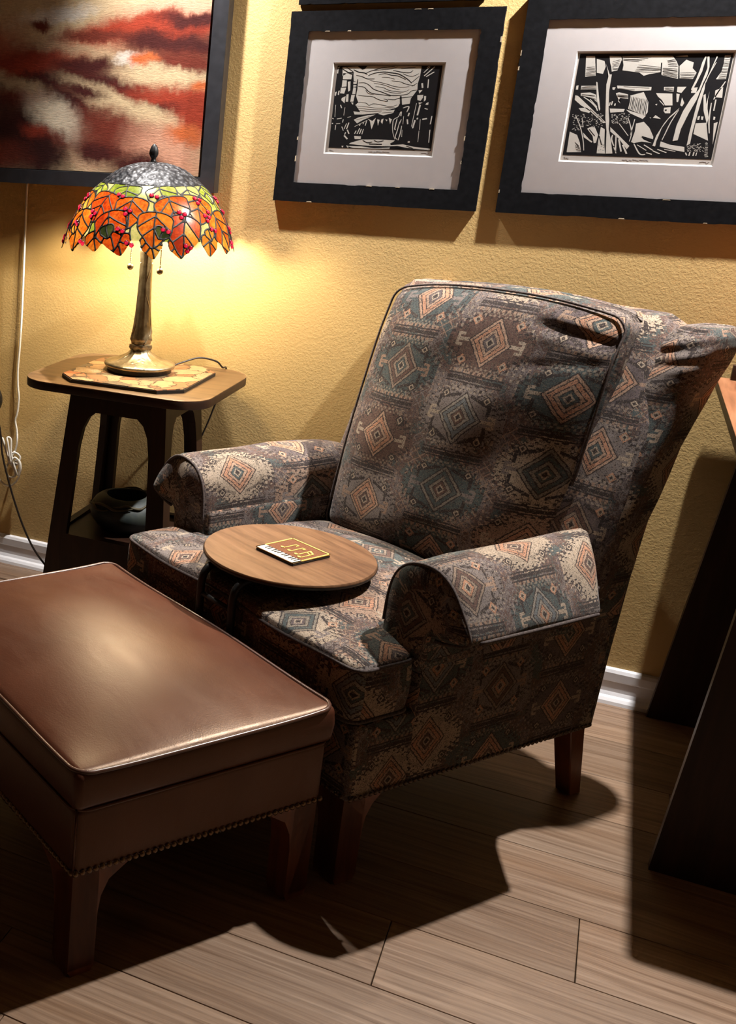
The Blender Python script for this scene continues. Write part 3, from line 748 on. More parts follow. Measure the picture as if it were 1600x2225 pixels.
# tooled mat under the lamp
mt = empty('leaf_mat', (TX, TY, TZ), 0, 'eight-sided tan mat with painted autumn leaves under the lamp', 'placemat')
oc8 = [(-1.245, 2.652), (-1.193, 2.598), (-.957, 2.605), (-.903, 2.658), (-.903, 2.908), (-.957, 2.962), (-1.193, 2.962), (-1.245, 2.905)]
oc8 = [(x-TX, y-TY) for x, y in oc8]
prism('mat_edge', oc8, lambda p, q, z: (p, q, z), .0005, .0085, 'matedge', mt)
prism('mat_face', [(x*.985, y*.985+.0002) for x, y in oc8], lambda p, q, z: (p, q, z), .008, .0105, 'leafmat', mt)

# ------------------------------------------------------------------ stained-glass lamp
LX, LY, LZ = -1.086, 2.806, TZ+.0112
lamp = empty('table_lamp', (LX, LY, LZ), 0, 'stained-glass table lamp with orange leaf shade and bronze trunk base', 'lamp')
lathe('foot_ring', [(.083, 0), (.087, .001), (.087, .012), (.06, .013)], 48, 'black', lamp)
def ridge(p, r, a, z):
    k = math.exp(-((r-.045)/.022)**2)*.0022*max(0, math.cos(a*11))**4; return [p[0], p[1], p[2]+k]
lathe('base', [(.05, .010), (.088, .0105), (.0945, .013), (.0965, .017), (.0955, .021), (.091, .0235), (.080, .0265), (.066, .031), (.052, .036), (.040, .042), (.032, .048), (.0285, .053), (.0265, .060)], 88, 'brass', lamp, ridge)
def bark(p, r, a, z):
    t = (z-.06)/.28; k = 1+.03*math.sin(a*5+1)+.02*math.sin(a*9-z*6); tw = max(0, 1-t*3)
    k += .07*tw*math.cos(a*7); return [p[0]*k, p[1]*k, p[2]]
lathe('trunk', [(.0265, .058), (.0295, .064), (.0285, .072), (.0240, .074), (.0255, .080), (.0285, .085), (.0275, .092), (.0255, .105), (.0230, .125), (.0212, .15), (.0195, .18), (.0183, .21), (.0174, .24), (.0167, .27), (.0166, .29), (.0172, .305), (.0192, .315), (.0198, .322), (.0180, .330), (.012, .334), (.009, .40), (.007, .54)], 48, 'brass', lamp, bark)
for ph, s_ in ((0.3, 1), (2.4, -1), (4.2, 1)):
    pts = []
    for k in range(9):
        z = .075+.027*k; r = np.interp(z, [.07, .1, .15, .2, .3], [.029, .0262, .0198, .0170, .0155]); a = ph+s_*.9*math.sin(k*.8)+k*.12*s_-1.2
        pts.append((r*math.cos(a), r*math.sin(a), z))
    tube('vine_relief', spline(pts, 4), .0023, 'brass', lamp, n=6)
# shade: one grid on the dome, cut into panes by painting leaves over one another
SP = [(.128, 1.252), (.160, 1.222), (.188, 1.180), (.207, 1.140), (.220, 1.100), (.228, 1.070)]
SPs = [(p.x, p.z) for p in spline([(r, 0, z) for r, z in SP], 12)]
arc = np.concatenate([[0], np.cumsum(np.hypot(np.diff([p[0] for p in SPs]), np.diff([p[1] for p in SPs])))]); VL = arc[-1]
NT, NV = 960, 146
def prof_at(v): return np.interp(v, arc, [p[0] for p in SPs]), np.interp(v, arc, [p[1] for p in SPs])
th = (np.arange(NT)+.5)/NT*2*PI; vv = (np.arange(NV)+.5)/NV*VL
TT, VVv = np.meshgrid(th, vv, indexing='ij'); RR, _ = prof_at(VVv)
ids = np.full((NT, NV), -1, int); mats = {}
nid = 0
# background panes
nb = 22
for k in range(nb):
    sel = (np.floor(TT/(2*PI)*nb).astype(int) == k) & (VVv < VL*.745); ids[sel] = nid; mats[nid] = 'g_pale' if k % 3 else 'g_green'; nid += 1
view = math.atan2(-LY, -LX)
rng = random.Random(5)
leaves = []
def lrow(n, v0, L, W, cols, jit, ph, order, tilt=.35):
    for k in range(n): leaves.append((order+rng.random()*.5, view+2*PI*(k+ph)/n+rng.uniform(-jit, jit), v0*VL+rng.uniform(-.006, .006), L*rng.uniform(.9, 1.1), W*rng.uniform(.9, 1.1), rng.uniform(-tilt, tilt), rng.choice(cols)))
lrow(11, .00, .062, .040, ['g_green', 'g_pale', 'g_pale', 'g_green', 'g_orange'], .05, .2, 0, .3)
lrow(17, .66, .060, .032, ['g_amber', 'g_orange', 'g_amber', 'g_orange', 'g_red'], .05, .1, 1, .35)
lrow(12, .17, .088, .047, ['g_orange', 'g_orange', 'g_red', 'g_amber', 'g_red'], .09, .55, 2, .6)
lrow(12, .40, .102, .050, ['g_orange', 'g_red', 'g_red', 'g_orange'], .09, .02, 3, .5)
lrow(9, .60, .034, .020, ['g_green', 'g_dark', 'g_green', 'g_amber'], .12, .3, 4, .6)
for (_, t0, v0, L, W, phi, col) in sorted(leaves):
    du = ((TT-t0+PI) % (2*PI)-PI)*RR; dv = VVv-v0
    q = (du*math.sin(phi)+dv*math.cos(phi))/L; x = (du*math.cos(phi)-dv*math.sin(phi))/W
    qc = np.clip(q, 0, 1); w_ = np.sin(PI*qc**.62)**.72*(1+.05*np.sin(qc*14))*(1-.06*qc)
    ins = (q > 0) & (q < 1) & (np.abs(x) < w_)
    xm = x+.06*np.sin(q*5); c = q-.42*np.abs(xm); cls = (c > .12).astype(int)+(c > .45).astype(int)
    if L < .06: cls = (c > .3).astype(int) if L > .045 else np.zeros_like(cls)
    for sd in (0, 1):
        for k in range(3):
            sel = ins & ((xm > 0) == bool(sd)) & (cls == k)
            if sel.any():
                ids[sel] = nid; mats[nid] = col if rng.random() < .8 else rng.choice(['g_orange', 'g_amber'] if col in ('g_orange', 'g_red', 'g_amber') else ['g_green', 'g_pale']); nid += 1
bspots = []
for n, v0, ph in ((9, .20, .1), (11, .40, .55), (10, .62, .3), (9, .78, .75)):
    for k in range(n):
        t0 = view+2*PI*(k+ph)/n+rng.uniform(-.1, .1); m = rng.choice((2, 3, 4)); v1 = v0*VL+rng.uniform(-.008, .008)
        for (a_, b_) in [(0, 0), (.0135, .005), (.004, .0135), (.016, -.009)][:m]:
            v = v1+b_; r, z = prof_at(v); t = t0+a_/r; bspots.append((v, t, r, z))
            ids[(((((TT-t+PI) % (2*PI))-PI)*RR)**2+(VVv-v)**2 < .0046**2) & (ids >= 0)] = -3
lead = np.zeros_like(ids, bool)
for ax, st in ((0, 1), (0, -1), (1, 1), (1, -1)):
    sh = np.roll(ids, st, ax)
    if ax == 1:
        if st == 1: sh[:, 0] = -2
        else: sh[:, -1] = -2
    lead |= (sh != ids) & (ids >= 0)
for ax, st in ((0, 1), (1, 1)): lead |= np.roll(lead, st, ax) & (ids >= 0)
cls = np.where(ids < 0, ids, np.where(lead, -2, ids))
# grid vertices, smoothed along class borders, lead ridge raised
gi, gj = np.meshgrid(np.arange(NT), np.arange(NV+1), indexing='ij'); gx = gi.astype(float); gy = gj.astype(float)
cp = np.full((NT, NV+2), -9); cp[:, 1:-1] = cls
c4 = np.stack([cp[:, 1:], cp[:, :-1], np.roll(cp, 1, 0)[:, 1:], np.roll(cp, 1, 0)[:, :-1]])
border = (c4.max(0) != c4.min(0)); border[:, 0] = False
allead = (c4 == -2).all(0)
for _ in range(4):
    sx = np.zeros_like(gx); sy = np.zeros_like(gy); cnt = np.zeros_like(gx)
    for ax, st in ((0, 1), (0, -1), (1, 1), (1, -1)):
        bx, by, bb_ = np.roll(gx, st, ax), np.roll(gy, st, ax), np.roll(border, st, ax).copy()
        if ax == 0:
            bx = bx.copy(); bx[bx-gx > NT/2] -= NT; bx[gx-bx > NT/2] += NT
        if ax == 1:
            if st == 1: bb_[:, 0] = False
            else: bb_[:, -1] = False
        sx += bx*bb_; sy += by*bb_; cnt += bb_
    ok = border & (cnt > 0); gx = np.where(ok, .45*gx+.55*sx/np.maximum(cnt, 1), gx); gy = np.where(ok, .45*gy+.55*sy/np.maximum(cnt, 1), gy)
ang = gx/NT*2*PI; r_, z_ = prof_at(np.clip(gy/NV*VL, 0, VL)); r_ = r_+allead*.0016
VX = np.stack([r_*np.cos(ang), r_*np.sin(ang), z_-LZ], -1)
def cells_mesh(name, ci, cj, mat, parent):
    a = ci*(NV+1)+cj; b = ((ci+1) % NT)*(NV+1)+cj; q = np.stack([a, a+1, b+1, b], 1); u, inv = np.unique(q, return_inverse=True)
    return mk(name, VX.reshape(-1, 3)[u], inv.reshape(-1, 4), mat, parent)
li, lj = np.nonzero(cls == -2)
shade = cells_mesh('shade', li, lj, 'lead', lamp); shade['label'] = 'leaded glass shade of orange leaves and crimson berries'
small = []
for k in range(nid):
    ci, cj = np.nonzero(cls == k)
    if len(ci) >= 14: cells_mesh('glass_pane', ci, cj, mats[k], shade)
    elif len(ci): small.append(k)
if small:
    ci, cj = np.nonzero(np.isin(cls, small)); tag(cells_mesh('glass_chips', ci, cj, 'g_orange', shade), kind='stuff')
# berries
vs, fs = [], []
for j in range(4):
    rr, zz = ((1, 0), (.9, .42), (.6, .75), (.25, .92))[j]
    for k in range(8): vs.append((rr*.0066*math.cos(k*PI/4), rr*.0066*math.sin(k*PI/4), zz*.0056))
for j in range(3):
    for k in range(8): fs.append((j*8+k, j*8+(k+1) % 8, (j+1)*8+(k+1) % 8, (j+1)*8+k))
fs.append(tuple(24+k for k in range(8)))
bme = bpy.data.meshes.new('berry'); bme.from_pydata(vs, [], fs); bme.materials.append(M['g_berry']); bme.polygons.foreach_set('use_smooth', [True]*len(fs))
for v, t, r, z in bspots:
    r2, z2 = prof_at(v+.002); nr = Vector((-(z2-z), r2-r)).normalized()
    o = bpy.data.objects.new('berry', bme); COL.objects.link(o); o.parent = shade
    N_ = Vector((nr.x*math.cos(t), nr.x*math.sin(t), nr.y)); o.location = Vector((r*math.cos(t), r*math.sin(t), z-LZ))+N_*.0006; o.rotation_euler = N_.to_track_quat('Z', 'Y').to_euler()
def cap_fn(p, r, a, z):
    k = .0016*math.sin(a*23+r*400)*math.sin(r*330+a*5); return [p[0]*(1+k*4), p[1]*(1+k*4), p[2]+k]
cp_ = [(.013, 1.302), (.03, 1.3015), (.048, 1.298), (.066, 1.2925), (.084, 1.285), (.100, 1.275), (.115, 1.2635), (.125, 1.2555), (.131, 1.2495)]
lathe('crown_cap', [(r, z-LZ) for r, z in [(p.x, p.z) for p in spline([(r, 0, z) for r, z in cp_], 3)]], 140, 'filigree', lamp, cap_fn, caps=False)
def cone(p, r, a, z):
    k = 1+.16*abs(math.sin(a*4+z*330))*(z > 1.318-LZ); return [p[0]*k, p[1]*k, p[2]]
lathe('finial', [(r, z-LZ) for r, z in [(.013, 1.300), (.014, 1.303), (.008, 1.306), (.0055, 1.310), (.0065, 1.314), (.0095, 1.318), (.0108, 1.325), (.0100, 1.333), (.0080, 1.340), (.0045, 1.346), (.0010, 1.349)]], 32, 'black', lamp, cone)
for (dx, dy, z0, z1) in ((-.027, -.045, 1.13, 1.047), (.056, -.045, 1.13, 1.041)):
    n_ = 90; pf = []
    for k in range(n_+1): z = z0+(z1-z0)*k/n_; pf.append((.0007+.0012*abs(math.sin(PI*(z0-z)/.0045)), z-LZ))
    ch = lathe('pull_chain', pf, 6, 'brass', lamp, loc=(dx, dy, 0), caps=True)
    lathe('pull_ball', [(.0086*math.sin(PI*k/12)+1e-6, z1-.0086*(1-math.cos(PI*(12-k)/12))+.0086-.0086-LZ+.0) for k in range(13)], 20, 'brass', ch, loc=(dx, dy, 0), caps=False)
for sx in (-1, 1):
    lathe('bulb', [(.001, 1.103-LZ), (.014, 1.108-LZ), (.022, 1.12-LZ), (.024, 1.133-LZ), (.019, 1.149-LZ), (.011, 1.163-LZ), (.010, 1.18-LZ)], 12, 'bulb', lamp, loc=(sx*.075*math.cos(view+PI/2), sx*.075*math.sin(view+PI/2), 0))
tube('socket_bar', [(-.075*math.cos(view+PI/2), -.075*math.sin(view+PI/2), 1.185-LZ), (0, 0, 1.20-LZ), (.075*math.cos(view+PI/2), .075*math.sin(view+PI/2), 1.185-LZ)], .007, 'brass', lamp)
tube('power_cord', spline([(.075, .05, .012), (.095, .085, .020), (.125, .13, .028), (.16, .17, .016), (.172, .195, -.004), (.175, .222, -.012), (.168, .226, -.06), (.14, .224, -.16), (.10, .222, -.30), (.09, .222, -.50), (.10, .222, -LZ+.006)], 8), .0026, 'cordb', lamp, n=8)

# ------------------------------------------------------------------ pottery bowl on the lower shelf
pot = empty('pottery_bowl', (TX-.005, TY-.012, .3058), 0, 'squat dark teal pottery bowl on the lower shelf of the side table', 'bowl')
lathe('body', [(.045, 0.0), (.060, .001), (.078, .014), (.094, .034), (.1005, .052), (.098, .068), (.088, .084), (.074, .095), (.064, .1005), (.059, .1015), (.056, .099), (.060, .088), (.075, .066), (.07, .04), (.04, .02), (0, .018)], 64, 'pottery', pot, lambda p, r, a, z: [p[0]*(1+.012*math.sin(3*a+1)), p[1]*(1+.012*math.sin(2*a)), p[2]+.003*math.sin(2*a+.6)*(z > .06)])
for a0, a1, z0, r0 in ((-2.6, -1.0, .083, .0935), (-2.9, -1.7, .074, .0985), (-1.6, -.3, .088, .0875), (.3, 2.2, .092, .080)):
    tube('twig_relief', spline([((r0+.002*math.sin(k*2.))*math.cos(a0+(a1-a0)*k/6), (r0+.002*math.sin(k*2.))*math.sin(a0+(a1-a0)*k/6), z0+.004*math.sin(k*1.7+a0)) for k in range(7)], 4), [.0015+.0025*math.sin(PI*i/24) for i in range(25)], 'twig', pot, n=6)

